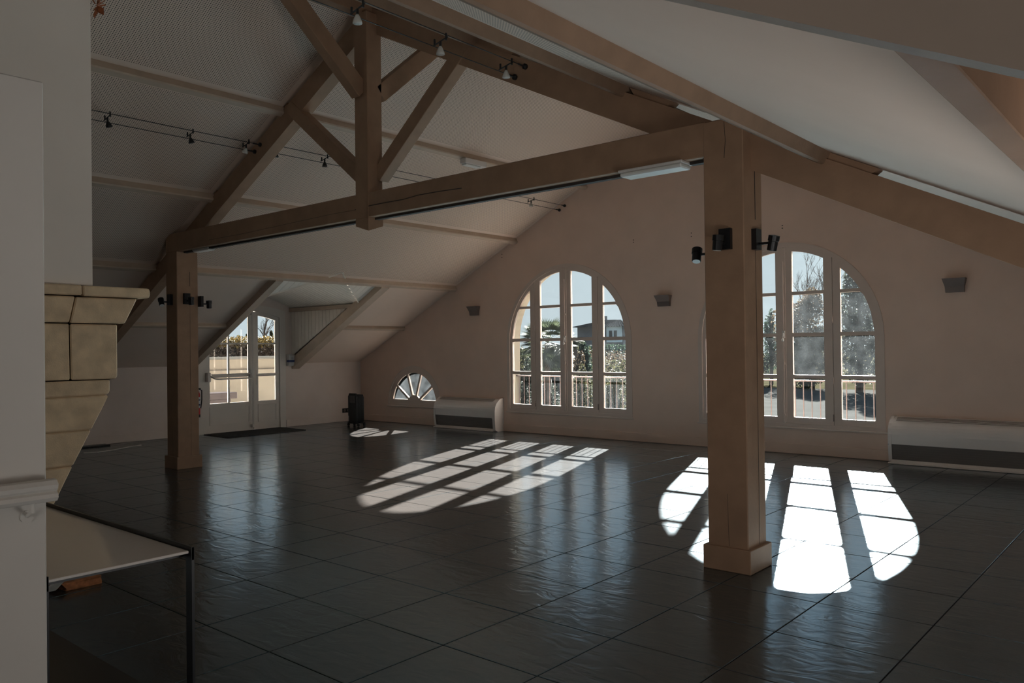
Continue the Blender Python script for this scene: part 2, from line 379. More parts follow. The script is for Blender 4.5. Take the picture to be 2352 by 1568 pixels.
# ------------------------------------------------------------------ baseboards
def baseb(name, a, b, m='trim'):
    o = B().box(a, b, 0.004).out(name, M[m]); o['kind'] = 'structure'; return o
baseb('baseboard_back', (XL, YG - 0.018, 0.001), (-2.9, YG, 0.135), 'wall')
baseb('baseboard_left_south', (XL, 1.2, 0.001), (XL + 0.018, 7.09, 0.135), 'knee')
baseb('baseboard_left_north', (XL, 8.91, 0.001), (XL + 0.018, YG - 0.018, 0.135), 'knee')

# ------------------------------------------------------------------ ceilings
T = 0.14
def slope_poly(name, pts, m, parent=None, t=T, off=0.0):
    """pts (x,y) on the roof underside"""
    return B().prism([(x, y, roof(x) + off) for x, y in pts], (0, 0, t)).out(name, M[m] if isinstance(m, str) else m, parent)
ceil_l = struct('ceiling_left'); ceil_r = struct('ceiling_right')
P3 = -10.62
XE = XL - 0.3
slope_poly('roof_slab', [(XR, YS), (XR, YG + GT), (P3, YG + GT), (P3, YS)], 'roof', ceil_l, off=0.012)
slope_poly('roof_slab', [(P3, YS), (P3, 6.95), (XE, 6.95), (XE, YS)], 'roof', ceil_l)
slope_poly('roof_slab', [(P3, 9.05), (P3, YG + GT), (XE, YG + GT), (XE, 9.05)], 'roof', ceil_l)
slope_poly('roof_slab', [(XR, YS), (XR, YG + GT), (XRT + 0.3, YG + GT), (XRT + 0.3, YS)], 'roof', ceil_r, off=0.012)
PUR_L = [-7.63, -9.13, -10.62, -12.06]
PUR_R = [-4.72, -3.22, -1.77, -0.24]
def panel(x0, x1, y0, y1, m, parent):
    """board fixed under the slab, perforated field inside plain margins"""
    bm = bmesh.new(); uv = bm.loops.layers.uv.new('UVMap')
    L = math.hypot(1, SL)
    mg = 0.0
    pts = [(x0, y0), (x1, y0), (x1, y1), (x0, y1)]
    lo = [bm.verts.new((x, y, roof(x))) for x, y in pts]; hi = [bm.verts.new((x, y, roof(x) + 0.012)) for x, y in pts]
    f = bm.faces.new(lo); bm.faces.new(hi[::-1])
    for k in range(4): bm.faces.new((lo[k], lo[(k + 1) % 4], hi[(k + 1) % 4], hi[k]))
    for fc in bm.faces:
        for lp in fc.loops: lp[uv].uv = (lp.vert.co.x * L, lp.vert.co.y)
    return from_bm('acoustic_panel' if m == 'perf' else 'plain_margin', bm, M[m], parent)
TRY0, TRY1 = 5.03, 5.17
for sgn, parent, edges in ((-1, ceil_l, [XR, -7.63, -9.13, P3]), (1, ceil_r, [XR, -4.72, -3.22, -1.77])):
    for a, b in zip(edges[:-1], edges[1:]):
        lo, hi = min(a, b), max(a, b)
        for ya, yb in ((YS, TRY0), (TRY1, YG)):
            g = 0.10
            panel(lo + g, hi - g, ya + 0.02 if ya > 0 else ya, yb - 0.06, 'perf', parent)
            panel(lo, lo + g, ya, yb, 'roof', parent); panel(hi - g, hi, ya, yb, 'roof', parent)
            panel(lo + g, hi - g, yb - 0.06, yb, 'roof', parent)
            if ya > 0: panel(lo + g, hi - g, ya, ya + 0.02, 'roof', parent)
panel(-1.77, XRT, YS, YG, 'roof', ceil_r)

# ridge beam and purlins
def purlin(x, label, y0=YS, y1=YG, w=0.085, d=0.085, name='purlin'):
    s = -1 if x < XR else 1
    L = math.hypot(1, SL); tx, tz = 1 / L, -SL * s / L      # along slope
    nx, nz = -SL * s / L, -1 / L                             # down into the room (perpendicular to slope)
    nx = -s * SL / L * 1.0; nz = -1 / L
    c = Vector((x, 0, roof(x) - 0.0))
    tv, nv = Vector((tx, 0, tz)), Vector((nx, 0, nz))
    poly = [c - tv * w / 2, c + tv * w / 2, c + tv * w / 2 + nv * (d - 0.012), c + tv * (w / 2 - 0.012) + nv * d, c - tv * (w / 2 - 0.012) + nv * d, c - tv * w / 2 + nv * (d - 0.012)]
    o = B().prism([(p.x, y0, p.z) for p in poly], (0, y1 - y0, 0)).out(name, M['beam_light'] if s < 0 else M['beam_shaded'])  # right purlins: beam paint darkened in colour to stand in for shade
    return setp(o, label, 'beam')
names = ['upper', 'second', 'third', 'lowest']
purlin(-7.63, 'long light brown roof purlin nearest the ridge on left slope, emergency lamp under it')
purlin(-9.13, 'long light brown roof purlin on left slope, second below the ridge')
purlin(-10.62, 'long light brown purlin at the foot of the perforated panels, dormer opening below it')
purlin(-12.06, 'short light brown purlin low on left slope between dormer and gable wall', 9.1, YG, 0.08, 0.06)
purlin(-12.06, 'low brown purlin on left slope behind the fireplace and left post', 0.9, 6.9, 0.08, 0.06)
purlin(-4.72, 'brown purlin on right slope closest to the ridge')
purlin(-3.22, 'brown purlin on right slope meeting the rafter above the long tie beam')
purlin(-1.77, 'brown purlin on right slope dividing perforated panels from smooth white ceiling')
setp(B().box((-0.256, 0.94, roof(-0.24) - 0.115), (-0.213, YG, roof(-0.24) + 0.02), 0.002).out('purlin', M['beam']), 'thick pale-bottomed purlin at the upper right corner ending at the near beam', 'beam')
setp(B().box((XR - 0.07, YS, ZR - 0.17), (XR + 0.07, YG, ZR - 0.03), 0.004).out('ridge_beam', M['beam']), 'brown ridge beam along the very top of the roof behind the king post', 'beam')

# beam crossing above the photographer
p0, p1 = at(1590, 0, 0.9), at(2352, 163.3, 0.9)
s_ = (p1.z - p0.z) / (p1.x - p0.x)
xa, xb = -2.4, 1.1
za, zb = p0.z + s_ * (xa - p0.x), p0.z + s_ * (xb - p0.x)
nb = B().prism([(xa, 0.9, za), (xb, 0.9, zb), (xb, 0.9, min(zb + 0.4, roof(xb) + .01)), (xa, 0.9, roof(xa) + 0.01)], (0, 0.038, 0)).out('roof_beam', M['beam'])
nb.data.materials[0] = mat('near_beam_paint', (0.36, 0.29, 0.24), 0.65, noise=0.04, nscale=7, bump=0.2, bscale=40, spec=0.25)
setp(nb, 'broad blurred brown beam edge crossing the top right corner close to the camera', 'beam')

# ------------------------------------------------------------------ the truss
CY0, CY1 = 4.91, 5.19
def post(name, x0, x1, label, top):
    t = thing(name, label, 'column', ((x0 + x1) / 2, (CY0 + CY1) / 2, 0))
    lx = (x1 - x0) / 2; ly = (CY1 - CY0) / 2
    B().box((-lx, -ly, 0.0), (lx, ly, top), 0.006).out('shaft', M['beam'] if x0 > -5 else M['beam'], t)
    # plinth: four boards
    h, k = 0.155, 0.026
    bb = B().box((-lx - k, -ly - k, 0), (lx + k, ly + k, h), 0.004)
    bb.out('plinth', M['beam_light'] if False else M['beam'], t)
    B().tube([(0.008, -ly, 0.16), (0.0, -ly, 0.5)], 0.0012, 4).out('crack', M['joint'], t)
    if top > 2.8: B().tube([(0.01, -ly, 2.70), (0.02, -ly, 2.81), (0.012, -ly, top - 0.02)], 0.0018, 4).out('crack', M['joint'], t)
    c = B(); c.tube([(lx + 0.002, 0.03, 2.3), (lx + 0.002, 0.03, top - 0.25)], 0.0025, 5); c.tube([(lx + 0.002, 0.03, 0.16), (lx + 0.002, 0.03, 2.1)], 0.0012, 5)
    c.out('cable', M['joint'], t)
    return t
post('timber_post', -2.52, -2.24, 'thick brown square post on right with boxed plinth, sunlight patches around it', 2.96)
post('timber_post', -10.035, -9.755, 'brown square post on left near the stone fireplace and door', 2.733)
bm_ = M['beam']
tie = thing('tie_beam', 'long horizontal brown tie beam with a crack running between both posts', 'beam', (0, 0, 2.733))
B().box((-10.04, 4.912, 0), (-2.50, 5.12, 0.232), 0.005).out('timber', bm_, tie)
cr = B(); pts = [at(x, y, 4.9105) - Vector((0, 0, 2.733)) for x, y in ((815, 482), (850, 472), (880, 466), (925, 458), (960, 448), (1010, 439), (1060, 432))]
for a, b in zip(pts[:-1], pts[1:]): cr.bar(a, b, 0.003, 0.007)
pts = [at(x, y, 4.9105) - Vector((0, 0, 2.733)) for x, y in ((480, 551), (560, 536), (660, 514), (760, 492), (815, 482))]
for a, b in zip(pts[:-1], pts[1:]): cr.bar(a, b, 0.002, 0.0025)
cr.out('crack', M['joint'], tie)
rac = setp(B().box((-9.72, 4.985, 2.712), (-3.18, 5.035, 2.733)).box((-2.66, 4.985, 2.712), (-2.53, 5.035, 2.733)).out('cable_trunking', M['joint']), 'dark narrow cable channel fixed under the long tie beam', 'cable')
def rafter(sgn, label):
    a = -0.05; b = -0.29
    x1 = XL + 0.02 if sgn < 0 else XRT - 0.02
    xr = XR
    P = [(xr, TRY0, ZR + a), (x1, TRY0, roof(x1) + a), (x1, TRY0, roof(x1) + b), (xr, TRY0, ZR + b)]
    return setp(B().prism(P, (0, TRY1 - TRY0, 0)).out('rafter', bm_), label, 'beam')
rafter(-1, 'sloping brown main rafter left of the king post, running down behind left post')
rafter(1, 'wide dark brown main rafter sloping right from the king post past the right post')
# packing blocks between rafters and roof where purlins cross
PK = ['small packing block on left rafter under the purlin nearest the ridge', 'small packing block on left rafter under the second purlin', 'small packing block on left rafter under the third purlin', 'small packing block on left rafter low behind left post', 'long packing block on right rafter under the purlin nearest the ridge', 'packing block on right rafter under the second purlin', 'packing block on right rafter above the right post', 'packing block on right rafter below the third purlin end']
for pk_i, (x, wd) in enumerate(((-7.63, .22), (-9.13, .22), (-10.62, .22), (-12.06, .2), (-4.55, 0.55), (-3.0, .35), (-2.3, .2), (-1.62, .33))):
    s = -1 if x < XR else 1
    z = roof(x)
    o = B().prism([(x - wd / 2, TRY0 + 0.02, roof(x - wd / 2) - 0.003), (x + wd / 2, TRY0 + 0.02, roof(x + wd / 2) - 0.003), (x + wd / 2 - 0.04, TRY0 + 0.02, roof(x + wd / 2 - 0.04) - 0.052), (x - wd / 2 + 0.04, TRY0 + 0.02, roof(x - wd / 2 + 0.04) - 0.052)], (0, 0.10, 0)).out('packing_block', bm_)
    setp(o, PK[pk_i], 'block', 'rafter packing blocks')
kp = thing('king_post', 'brown vertical king post at centre of the roof truss with pointed end below tie beam', 'beam', (-6.095, 5.0, 2.6))
kb = B().box((-0.095, -0.094, 0.125), (0.095, 0.085, 2.10), 0.004)
kb.out('shaft', bm_, kp)
pb = B(); bmn = pb.bm
q = [bmn.verts.new((i * 0.095, j * 0.090 - 0.004, 0.126)) for i, j in ((-1, -1), (1, -1), (1, 1), (-1, 1))]
q2 = [bmn.verts.new((i * 0.095, j * 0.090 - 0.004, 0.075)) for i, j in ((-1, -1), (1, -1), (1, 1), (-1, 1))]
q2[1].co.z = 0.0; q2[0].co.z = 0.06; q2[2].co.z = 0.06
for k in range(4): bmn.faces.new((q[k], q[(k + 1) % 4], q2[(k + 1) % 4], q2[k]))
bmn.faces.new(q); bmn.faces.new((q2[0], q2[1], q2[2])); bmn.faces.new((q2[0], q2[2], q2[3]))
pb.out('pendant', bm_, kp)
def brace(p, q, label, wd=0.12, ht=0.14, up=(0, 1, 0)):
    o = B().bar(p, q, ht, wd, up, 0.004).out('brace', bm_); return setp(o, label, 'beam')
brace((-7.45, 5.08, 4.09), (-6.13, 5.08, 3.06), 'brown diagonal brace from left rafter down to the king post')
brace((-4.80, 5.08, 4.13), (-6.02, 5.08, 3.14), 'brown diagonal brace from right rafter down to the king post foot')
brace((-6.12, 4.92, 3.94), (-6.12, 3.95, 4.80), 'brown brace rising from king post toward the camera, crossing left rafter', 0.12, 0.16, (1, 0, 0))
brace((-6.06, 5.08, 3.94), (-6.06, 6.02, 4.76), 'short brown brace rising behind the king post under the right rafter', 0.12, 0.16, (1, 0, 0))

# ------------------------------------------------------------------ dormer over the door
dorm = struct('ceiling_dormer')
cheeks = struct('wall_dormer')
PW = 0.11
x = XL
while x < -11.35:
    xa, xb = x + 0.003, x + PW - 0.003
    for yy, s in ((9.05, 1), (6.95, -1)):
        B().prism([(xa, yy, roof(xa) - 0.05), (xb, yy, roof(xb) - 0.05), (xb, yy, 2.27), (xa, yy, 2.27)], (0, 0.018 * s, 0)).out('plank', M['plank'], cheeks)
    x += PW
for yy, s in ((9.07, 1), (6.93, -1)):
    B().box((XL - .02, min(yy, yy + .05 * s), 1.0), (-11.1, max(yy, yy + .05 * s), 2.4)).out('backing', M['joint'], cheeks) if False else None
B().prism([(XL, 9.068, 1.2), (-11.0, 9.068, 2.4), (XL, 9.068, 2.5)], (0, 0.03, 0)).out('backing', M['joint'], cheeks)
B().prism([(XL, 6.932, 1.2), (-11.0, 6.932, 2.4), (XL, 6.932, 2.5)], (0, -0.03, 0)).out('backing', M['joint'], cheeks)
box('wall_plate', (XL, 8.99, 2.215), (-11.30, 9.05, 2.285), 'beam_light', cheeks, 0.003)
box('wall_plate', (XL, 6.95, 2.215), (-11.30, 7.01, 2.285), 'beam_light', cheeks, 0.003)
# dormer ceiling boards, each running from ridge to eave
ZD, SD = 2.70, 0.395
x = XL
bk = B()
while x < -10.5:
    xa, xb = x + 0.003, x + 0.097
    for s in (1, -1):
        def ye(xx):
            h = 1.05 if xx < -11.30 else max(0.0, 1.05 * (1 - (xx + 11.30) / 0.86)); return h
        ha, hb = ye(xa), ye(xb)
        if ha < 0.03: continue
        hb = max(hb, 0.01)
        B().prism([(xa, 8.0, ZD), (xb, 8.0, ZD), (xb, 8.0 + s * hb, ZD - SD * hb), (xa, 8.0 + s * ha, ZD - SD * ha)], (0, 0, 0.015)).out('plank', M['plank'], dorm)
    x += 0.10
for s in (1, -1):
    B().prism([(XL - .2, 8.0, ZD + 0.02), (-10.50, 8.0, ZD + 0.02), (-11.36, 8.0 + s * 1.04, ZD + 0.02 - SD * 1.04), (-11.36, 8.0 + s * 1.1, ZD + 0.02 - SD * 1.1), (XL - .2, 8.0 + s * 1.1, ZD + 0.02 - SD * 1.1)], (0, 0, 0.05)).out('backing', M['joint'], dorm)
# boarded triangles of the main slope either side of the dormer roof
for s in (1, -1):
    k = 0
    while k * PW < 1.0:
        ya, yb = 8.0 + s * (k * PW + 0.003), 8.0 + s * ((k + 1) * PW - 0.003)
        def xv(y): return -10.44 - 0.86 * abs(y - 8.0) / 1.05
        xt = P3
        xa, xb2 = xv(ya), xv(yb)
        k += 1
        if xb2 > xt - 0.01: continue
        xa = min(xa, xt)
        B().prism([(xt, ya, roof(xt)), (xa, ya, roof(xa)), (xb2, yb, roof(xb2)), (xt, yb, roof(xt))], (0, 0, 0.018)).out('plank', M['plank'], dorm)
    B().prism([(P3, 8.0 + s * 0.2, roof(P3) + .02), (-11.32, 8.0 + s * 1.07, roof(-11.32) + .02), (P3, 8.0 + s * 1.07, roof(P3) + .02)], (0, 0, 0.02)).out('backing', M['joint'], dorm)
    a = Vector((-10.50, 8.0 + s * 0.06, roof(-10.5) - 0.0)); b = Vector((-11.32, 8.0 + s * 1.04, roof(-11.32) + 0.0))
    B().bar(a, b, 0.02, 0.03).out('valley_strip', M['plank'], dorm)
def jack(y0, y1, label, sk=0.0):
    xa, xb = P3 + 0.03, XL
    P = [(xa, y0, roof(xa) + .06), (xb, y0 + sk, roof(xb) + .10), (xb, y0 + sk, roof(xb) - .11), (xa, y0, roof(xa) - .12)]
    setp(B().prism(P, (0, y1 - y0, 0)).out('dormer_beam', M['beam_light']), label, 'beam')
jack(8.93, 9.10, 'light brown diagonal beam right of the door, carrying the dormer opening', 0.115)
jack(6.87, 7.0, 'dark-bottomed diagonal beam left of the door, crossing in front of its glass')

# ------------------------------------------------------------------ windows
def arch_window(name, cx, mats, zoff=0.0):
    win = struct(name)
    R0, zs = 1.27, 1.57
    fn = lambda u, v, w: Vector((cx + u, YG - 0.008 + w, v))
    fn2 = lambda u, v, w: Vector((cx + u, YG + 0.008 + w, v))
    def arch(x, r): return zs + math.sqrt(max(r * r - x * x, 0))
    o_ = arch_outline(0, R0 + 0.018, 0.355, zs); i_ = arch_outline(0, 1.225, 0.405, zs)
    plate('frame', o_, [i_], fn, 0.075, M['trim'], win)
    box('sill', (cx - 1.31, YG - 0.022, 0.335), (cx + 1.31, YG + 0.02, 0.356), 'trim', win, 0.003)
    bounds = [-1.228, -0.65, 0.0, 0.65, 1.228]
    cols = [(-1.17, -0.755), (-0.54, -0.115), (0.112, 0.535), (0.748, 1.17)]
    rows = [(0.49, 1.012), (1.062, 1.577), (1.628, 2.140), (2.184, 9)]
    def cell(a, b, z0, z1, r):
        N = 10; top = []
        for k in range(N + 1):
            x = a + (b - a) * k / N; z = min(z1, arch(x, r))
            if z > z0 + 0.004: top.append((x, z))
            else:
                if top or k == N: pass
        # exact intersection with the circle at z0
        xi = math.sqrt(max(r * r - max(z0 - zs, 0) ** 2, 0))
        aa, bb = max(a, -xi), min(b, xi)
        top = [(x, z) for x, z in top if aa < x < bb or (x in (a, b) and z > z0 + 0.004)]
        pts = [(aa, z0)]
        if not top or top[0][0] > aa + 1e-6: pass
        return [(aa, z0)] + [t for t in top if t != (aa, z0)] + [(bb, z0)]
    for ci in range(4):
        a, b = bounds[ci] + 0.003, bounds[ci + 1] - 0.003
        # sash outline following the arch
        N = 14; top = [(a + (b - a) * k / N, arch(a + (b - a) * k / N, 1.229)) for k in range(N + 1)]
        outl = [(a, 0.398)] + top + [(b, 0.398)]
        holes = []
        for z0, z1 in rows:
            c = cell(cols[ci][0], cols[ci][1], z0, z1, 1.168)
            holes.append(c)
        sash = plate('casement' if ci in (1, 2) else 'fixed_sash', outl, holes, fn2, 0.045, M['trim'], win)
        for ri, h in enumerate(holes):
            cxm = sum(p[0] for p in h) / len(h); czm = sum(p[1] for p in h) / len(h)
            hh = [(cxm + (u - cxm) * 1.02, czm + (v - czm) * 1.02) for u, v in h]
            plate('pane', hh, [], lambda u, v, w: Vector((cx + u, YG + 0.03 + w, v)), 0.004, M[mats[ci][ri]], sash)
    for xx in (-0.65, 0.0, 0.65):
        B().box((cx + xx - 0.012, YG + 0.045, 0.40), (cx + xx + 0.012, YG + 0.06, arch(xx, 1.23))).out('mullion_rebate', M['trim'], win)
    # cover strip, espagnolette and hinges
    B().box((cx - 0.028, YG - 0.004, 0.41), (cx + 0.028, YG + 0.01, 2.78), 0.004).out('cover_strip', M['trim'], win)
    e = B(); e.tube([(cx, YG - 0.018, 0.40), (cx, YG - 0.018, 2.60)], 0.006, 8)
    for z in (0.5, 1.2, 2.0): e.box((cx - 0.012, YG - 0.022, z), (cx + 0.012, YG - 0.003, z + 0.03))
    e.out('bolt_rod', M['trim'], win)
    h = B(); h.box((cx - 0.018, YG - 0.028, 1.56), (cx + 0.018, YG - 0.006, 1.66), 0.004); h.tube([(cx, YG - 0.035, 1.63), (cx + 0.0, YG - 0.05, 1.54)], 0.009, 8); h.lathe((cx, YG - 0.05, 1.53), [(0.004, -0.02), (0.016, -0.01), (0.018, 0.01), (0.008, 0.025)], 10)
    h.out('handle', M['plastic'], win)
    for xx in (-0.65, 0.65):
        for z in (0.46, 0.95, 1.75):
            B().tube([(cx + xx, YG - 0.008, z), (cx + xx, YG - 0.008, z + 0.09)], 0.008, 8).out('hinge', M['bronze'] if z < 0.5 else M['trim'], win)
    return win
G0, G1, G2 = 'glass', 'glass_dusty', 'glass_frost'
arch_window('window_1', W1, [[G0, G0, G0, G0], [G1, G1, G0, G0], [G1, G0, G0, G0], [G2, G1, G1, G0]])
arch_window('window_2', W2, [[G0, G0, G0, G0], [G0, G1, G1, G0], [G0, G2, G2, G1], [G0, G2, G2, G1]])
# fan windows
def clip_low(poly, z0):
    out = []
    for i in range(len(poly)):
        p, q_ = poly[i], poly[(i + 1) % len(poly)]
        if p[1] >= z0: out.append(p)
        if (p[1] >= z0) != (q_[1] >= z0):
            t = (z0 - p[1]) / (q_[1] - p[1]); out.append((p[0] + (q_[0] - p[0]) * t, z0))
    return out
def fan_window(name, cx, cz):
    win = struct(name)
    fnF = lambda u, v, w: Vector((cx + u, YG - 0.006 + w, cz + v))
    outl = [(0.765 * math.cos(math.radians(a)), 0.765 * math.sin(math.radians(a))) for a in range(0, 181, 6)]
    outl = [(0.765, -0.03)] + outl + [(-0.765, -0.03)]
    inn = [(0.735, 0.012)] + [(0.735 * math.cos(math.radians(a)), 0.735 * math.sin(math.radians(a))) for a in range(3, 178, 6)] + [(-0.735, 0.012)]
    plate('frame', outl, [inn], fnF, 0.06, M['trim'], win)
    holes = []
    hw = 0.023
    for k in range(5):
        a0, a1 = k * 36.0, (k + 1) * 36.0
        r0, r1 = 0.195, 0.625
        oa = lambda r, a, s: math.radians(a) + s * math.asin(hw / r)
        s0 = 0 if k == 0 else 1; s1 = 0 if k == 4 else -1
        lo = [oa(r0, a0, s0), oa(r0, a1, s1)]; hi = [oa(r1, a0, s0), oa(r1, a1, s1)]
        P = [(r1 * math.cos(hi[0] + (hi[1] - hi[0]) * i / 8), r1 * math.sin(hi[0] + (hi[1] - hi[0]) * i / 8)) for i in range(9)]
        P += [(r0 * math.cos(lo[1] + (lo[0] - lo[1]) * i / 4), r0 * math.sin(lo[1] + (lo[0] - lo[1]) * i / 4)) for i in range(5)]
        holes.append(clip_low(P, 0.10))
    sash = plate('fan_sash', [(0.737, 0.006)] + [(0.739 * math.cos(math.radians(a)), 0.739 * math.sin(math.radians(a))) for a in range(3, 178, 6)] + [(-0.737, 0.006)], holes, lambda u, v, w: Vector((cx + u, YG + 0.006 + w, cz + v)), 0.04, M['trim'], win)
    for h in holes: plate('pane', h, [], lambda u, v, w: Vector((cx + u, YG + 0.028 + w, cz + v)), 0.004, M['glass_frost'], sash)
    box('sill', (cx - 0.78, YG - 0.02, cz - 0.05), (cx + 0.76, YG + 0.01, cz - 0.03), 'trim', win, 0.003)
fan_window('window_3', *WF)
fan_window('window_4', *WF2)
for cxs, hwd in ((W1, 1.265), (W2, 1.265), (WF[0], 0.74), (WF2[0], 0.74)):
    o = box('added_ledge', (cxs - hwd, YG + 0.07, 0.376), (cxs + hwd, YG + GT + 0.03, 0.392), 'ledge_dark'); o['kind'] = 'structure'  # added dark ledge, unseen, cuts sun bounced up into the reveals
# ------------------------------------------------------------------ double door
door = struct('door_1')
fnD = lambda off: (lambda u, v, w: Vector((XL + off - w, u, v)))
def dpoly(y0, y1, z0, pk, k, n=10, zt=None):
    top = [(y0 + (y1 - y0) * i / n, dz(y0 + (y1 - y0) * i / n, pk, k)) for i in range(n + 1)] if zt is None else [(y0, zt), (y1, zt)]
    return [(y0, z0)] + top + [(y1, z0)]
plate('frame', dpoly(7.10, 8.90, 0.003, 2.338, .137, 16), [dpoly(7.205, 8.775, 0.0031, 2.222, .2, 16)], fnD(0.012), 0.10, M['door'], door)
def leaf(y0, y1, gcols, parent):
    holes = []
    rows = [(0.535, 0.995), (1.045, 1.595), (1.622, None)]
    for ga, gb in gcols:
        for z0, z1 in rows: holes.append(dpoly(ga, gb, z0, 2.152, .214, 8, z1))
    lf = plate('door_leaf', dpoly(y0, y1, 0.002, 2.227, .2, 10), holes, fnD(-0.012), 0.045, M['door'], parent)
    for h in holes: plate('pane', h, [], fnD(-0.03), 0.004, M['glass'], lf)
    # recessed bottom panel: raised frame strips around it
    ya, yb = gcols[0][0], gcols[-1][1]
    mb = B(); t0 = XL - 0.012
    for a, b in (((ya - .012, 0.145), (yb + .012, 0.165)), ((ya - .012, 0.455), (yb + .012, 0.475)), ((ya - .012, 0.145), (ya + .010, 0.475)), ((yb - .010, 0.145), (yb + .012, 0.475))):
        mb.prism([(t0, a[0], a[1]), (t0, b[0], a[1]), (t0, b[0], b[1]), (t0, a[0], b[1])], (0.010, 0, 0))
    mb.out('panel_moulding', M['door'], lf)
    gb_ = B()
    for yy in (y0, y1): gb_.prism([(t0, yy - .003, 0.02), (t0, yy + .003, 0.02), (t0, yy + .003, dz(yy, 2.2, .2)), (t0, yy - .003, dz(yy, 2.2, .2))], (0.0015, 0, 0))
    gb_.out('joint', M['joint'], lf)
    return lf
l1 = leaf(7.203, 8.214, [(7.352, 7.715), (7.738, 8.125)], door)
l2 = leaf(8.284, 8.777, [(8.322, 8.70)], door)
box('centre_stile', (XL - 0.03, 8.213, 0.012), (XL + 0.004, 8.285, 2.20), 'door', door, 0.003)
b = B(); b.tube([(XL + .05, 8.165, 0.10), (XL + .05, 8.165, 2.19)], 0.011, 8); b.box((XL, 8.15, 0.06), (XL + .07, 8.18, 0.11)); b.box((XL, 8.15, 2.14), (XL + .07, 8.18, 2.2)); b.box((XL, 8.145, 0.98), (XL + .08, 8.185, 1.13), 0.004)
b.out('vertical_bolt', M['plastic'], door)
b = B(); b.box((XL - .01, 7.27, 0.93), (XL + .07, 7.335, 1.09), 0.006)
b.tube([(XL + .06, 7.33, 1.03), (XL + .11, 7.38, 0.985), (XL + .12, 7.45, 0.975), (XL + .12, 8.10, 0.975), (XL + .06, 8.16, 1.0)], 0.015, 10)
b.tube([(XL + .04, 7.36, 1.055), (XL + .04, 8.15, 1.055)], 0.010, 8)
b.out('panic_bar', M['plastic'], door)
b = B(); b.box((XL, 8.262, 0.84), (XL + .008, 8.296, 1.11), 0.002); b.tube([(XL, 8.279, 1.02), (XL + .05, 8.279, 1.02), (XL + .055, 8.40, 1.018)], 0.008, 8)
b.out('handle', M['chrome'], door)
box('threshold', (XL - .12, 7.1, -0.004), (XL + .02, 8.9, 0.006), 'chrome', door)
# door mat
mt = thing('door_mat', 'black flat door mat lying on the tiles in front of the glazed double door', 'mat', (-13.0, 7.98, 0))
B().box((-0.38, -0.78, 0.0), (0.44, 0.78, 0.012), 0.004).out('rubber_base', M['joint'], mt)
B().box((-0.35, -0.75, 0.012), (0.41, 0.75, 0.016)).out('pile', M['mat'], mt)

# ------------------------------------------------------------------ soap dispenser, extinguisher, outlets by the door
t = thing('soap_dispenser', 'small white wall dispenser with a dark blue band beside the door', 'dispenser', (XL, 8.985, 1.17))
B().prism([(0, -.063, 0), (0.06, -.06, 0.0), (0.09, -.063, 0.05), (0.10, -.063, 0.2), (0.08, -.063, 0.225), (0, -.063, 0.225)], (0, 0.126, 0)).out('body', M['plastic'], t)
bb_ = B().box((0.02, -.065, 0.075), (0.104, .065, 0.115)).out('blue_band', M['blue'], t)
B().box((0.096, -.02, 0.16), (0.102, .03, 0.163)).box((0.096, -.015, 0.145), (0.1015, .035, 0.148)).out('lettering', M['blue'], t)
t = thing('fire_extinguisher', 'red fire extinguisher with white and blue label half hidden behind left post', 'extinguisher', (XL + 0.09, 7.03, 0.33))
B().lathe((0, 0, 0), [(0.0, 0), (0.07, 0.0), (0.075, 0.03), (0.075, 0.40), (0.055, 0.45), (0.025, 0.47), (0.02, 0.48)], 20).out('cylinder', M['red'], t, True)
B().lathe((0, 0, 0.0), [(0.0, -0.004), (0.078, -0.004), (0.078, 0.045), (0.0, 0.046)], 20).out('foot_ring', M['black'], t, True)
ls_ = B().lathe((0, 0, 0.16), [(0.0, 0), (0.0765, 0.0), (0.0765, 0.19), (0.0, 0.19)], 20).out('label_sheet', M['paper'], t, True)
B().lathe((0, 0, 0.20), [(0.0, 0), (0.0775, 0.0), (0.0775, 0.03), (0.0, 0.03)], 20).lathe((0, 0, 0.29), [(0.0, 0), (0.0775, 0.0), (0.0775, 0.018), (0.0, 0.018)], 20).out('label_print', M['blue'], ls_, True)
B().box((-0.02, -0.06, 0.48), (0.02, 0.09, 0.50), 0.004).box((-0.015, -0.03, 0.50), (0.015, 0.05, 0.53), 0.004).out('valve_lever', M['black'], t)
B().tube([(0.0, 0.05, 0.49), (0.03, 0.10, 0.46), (0.03, 0.10, 0.3), (0.02, 0.085, 0.15)], 0.009, 8).out('hose', M['black'], t, True)
for i, z in enumerate((1.12, 1.03, 0.94)):
    t = thing('light_switch', ['dark wall switch beside left post, top of three', 'dark wall switch beside left post, middle of three', 'dark wall switch beside left post, lowest of three'][i], 'switch', (XL, 7.04, z), 0, 'switches beside the left post')
    pl_ = B().box((0, -.04, -.038), (0.012, .04, .038), 0.003).out('plate', M['bronze'], t); B().box((0.012, -.018, -.02), (0.018, .018, .02), 0.002).out('rocker', M['black'], pl_)
t = thing('wall_socket', 'dark wall socket low beside the left post under the fire extinguisher', 'socket', (XL, 7.06, 0.21))
B().box((0, -.04, -.04), (0.012, .04, .04), 0.003).out('plate', M['bronze'], t); B().lathe((0.012, 0, 0), [(0.02, 0), (0.02, 0.012), (0.014, 0.012)], 14, (1, 0, 0)).out('socket_ring', M['black'], t)
t = thing('wall_socket', 'dark double socket on the wall just left of the black oil heater', 'socket', (XL, 10.33, 0.225))
pl_ = B().box((0, -.09, -.045), (0.02, .09, .045), 0.004).out('plate', M['black'], t)
for yy in (-.045, .045): B().lathe((0.02, yy, 0), [(0.028, 0), (0.028, 0.006), (0.02, 0.006)], 14, (1, 0, 0)).out('socket_ring', M['bronze'], t)

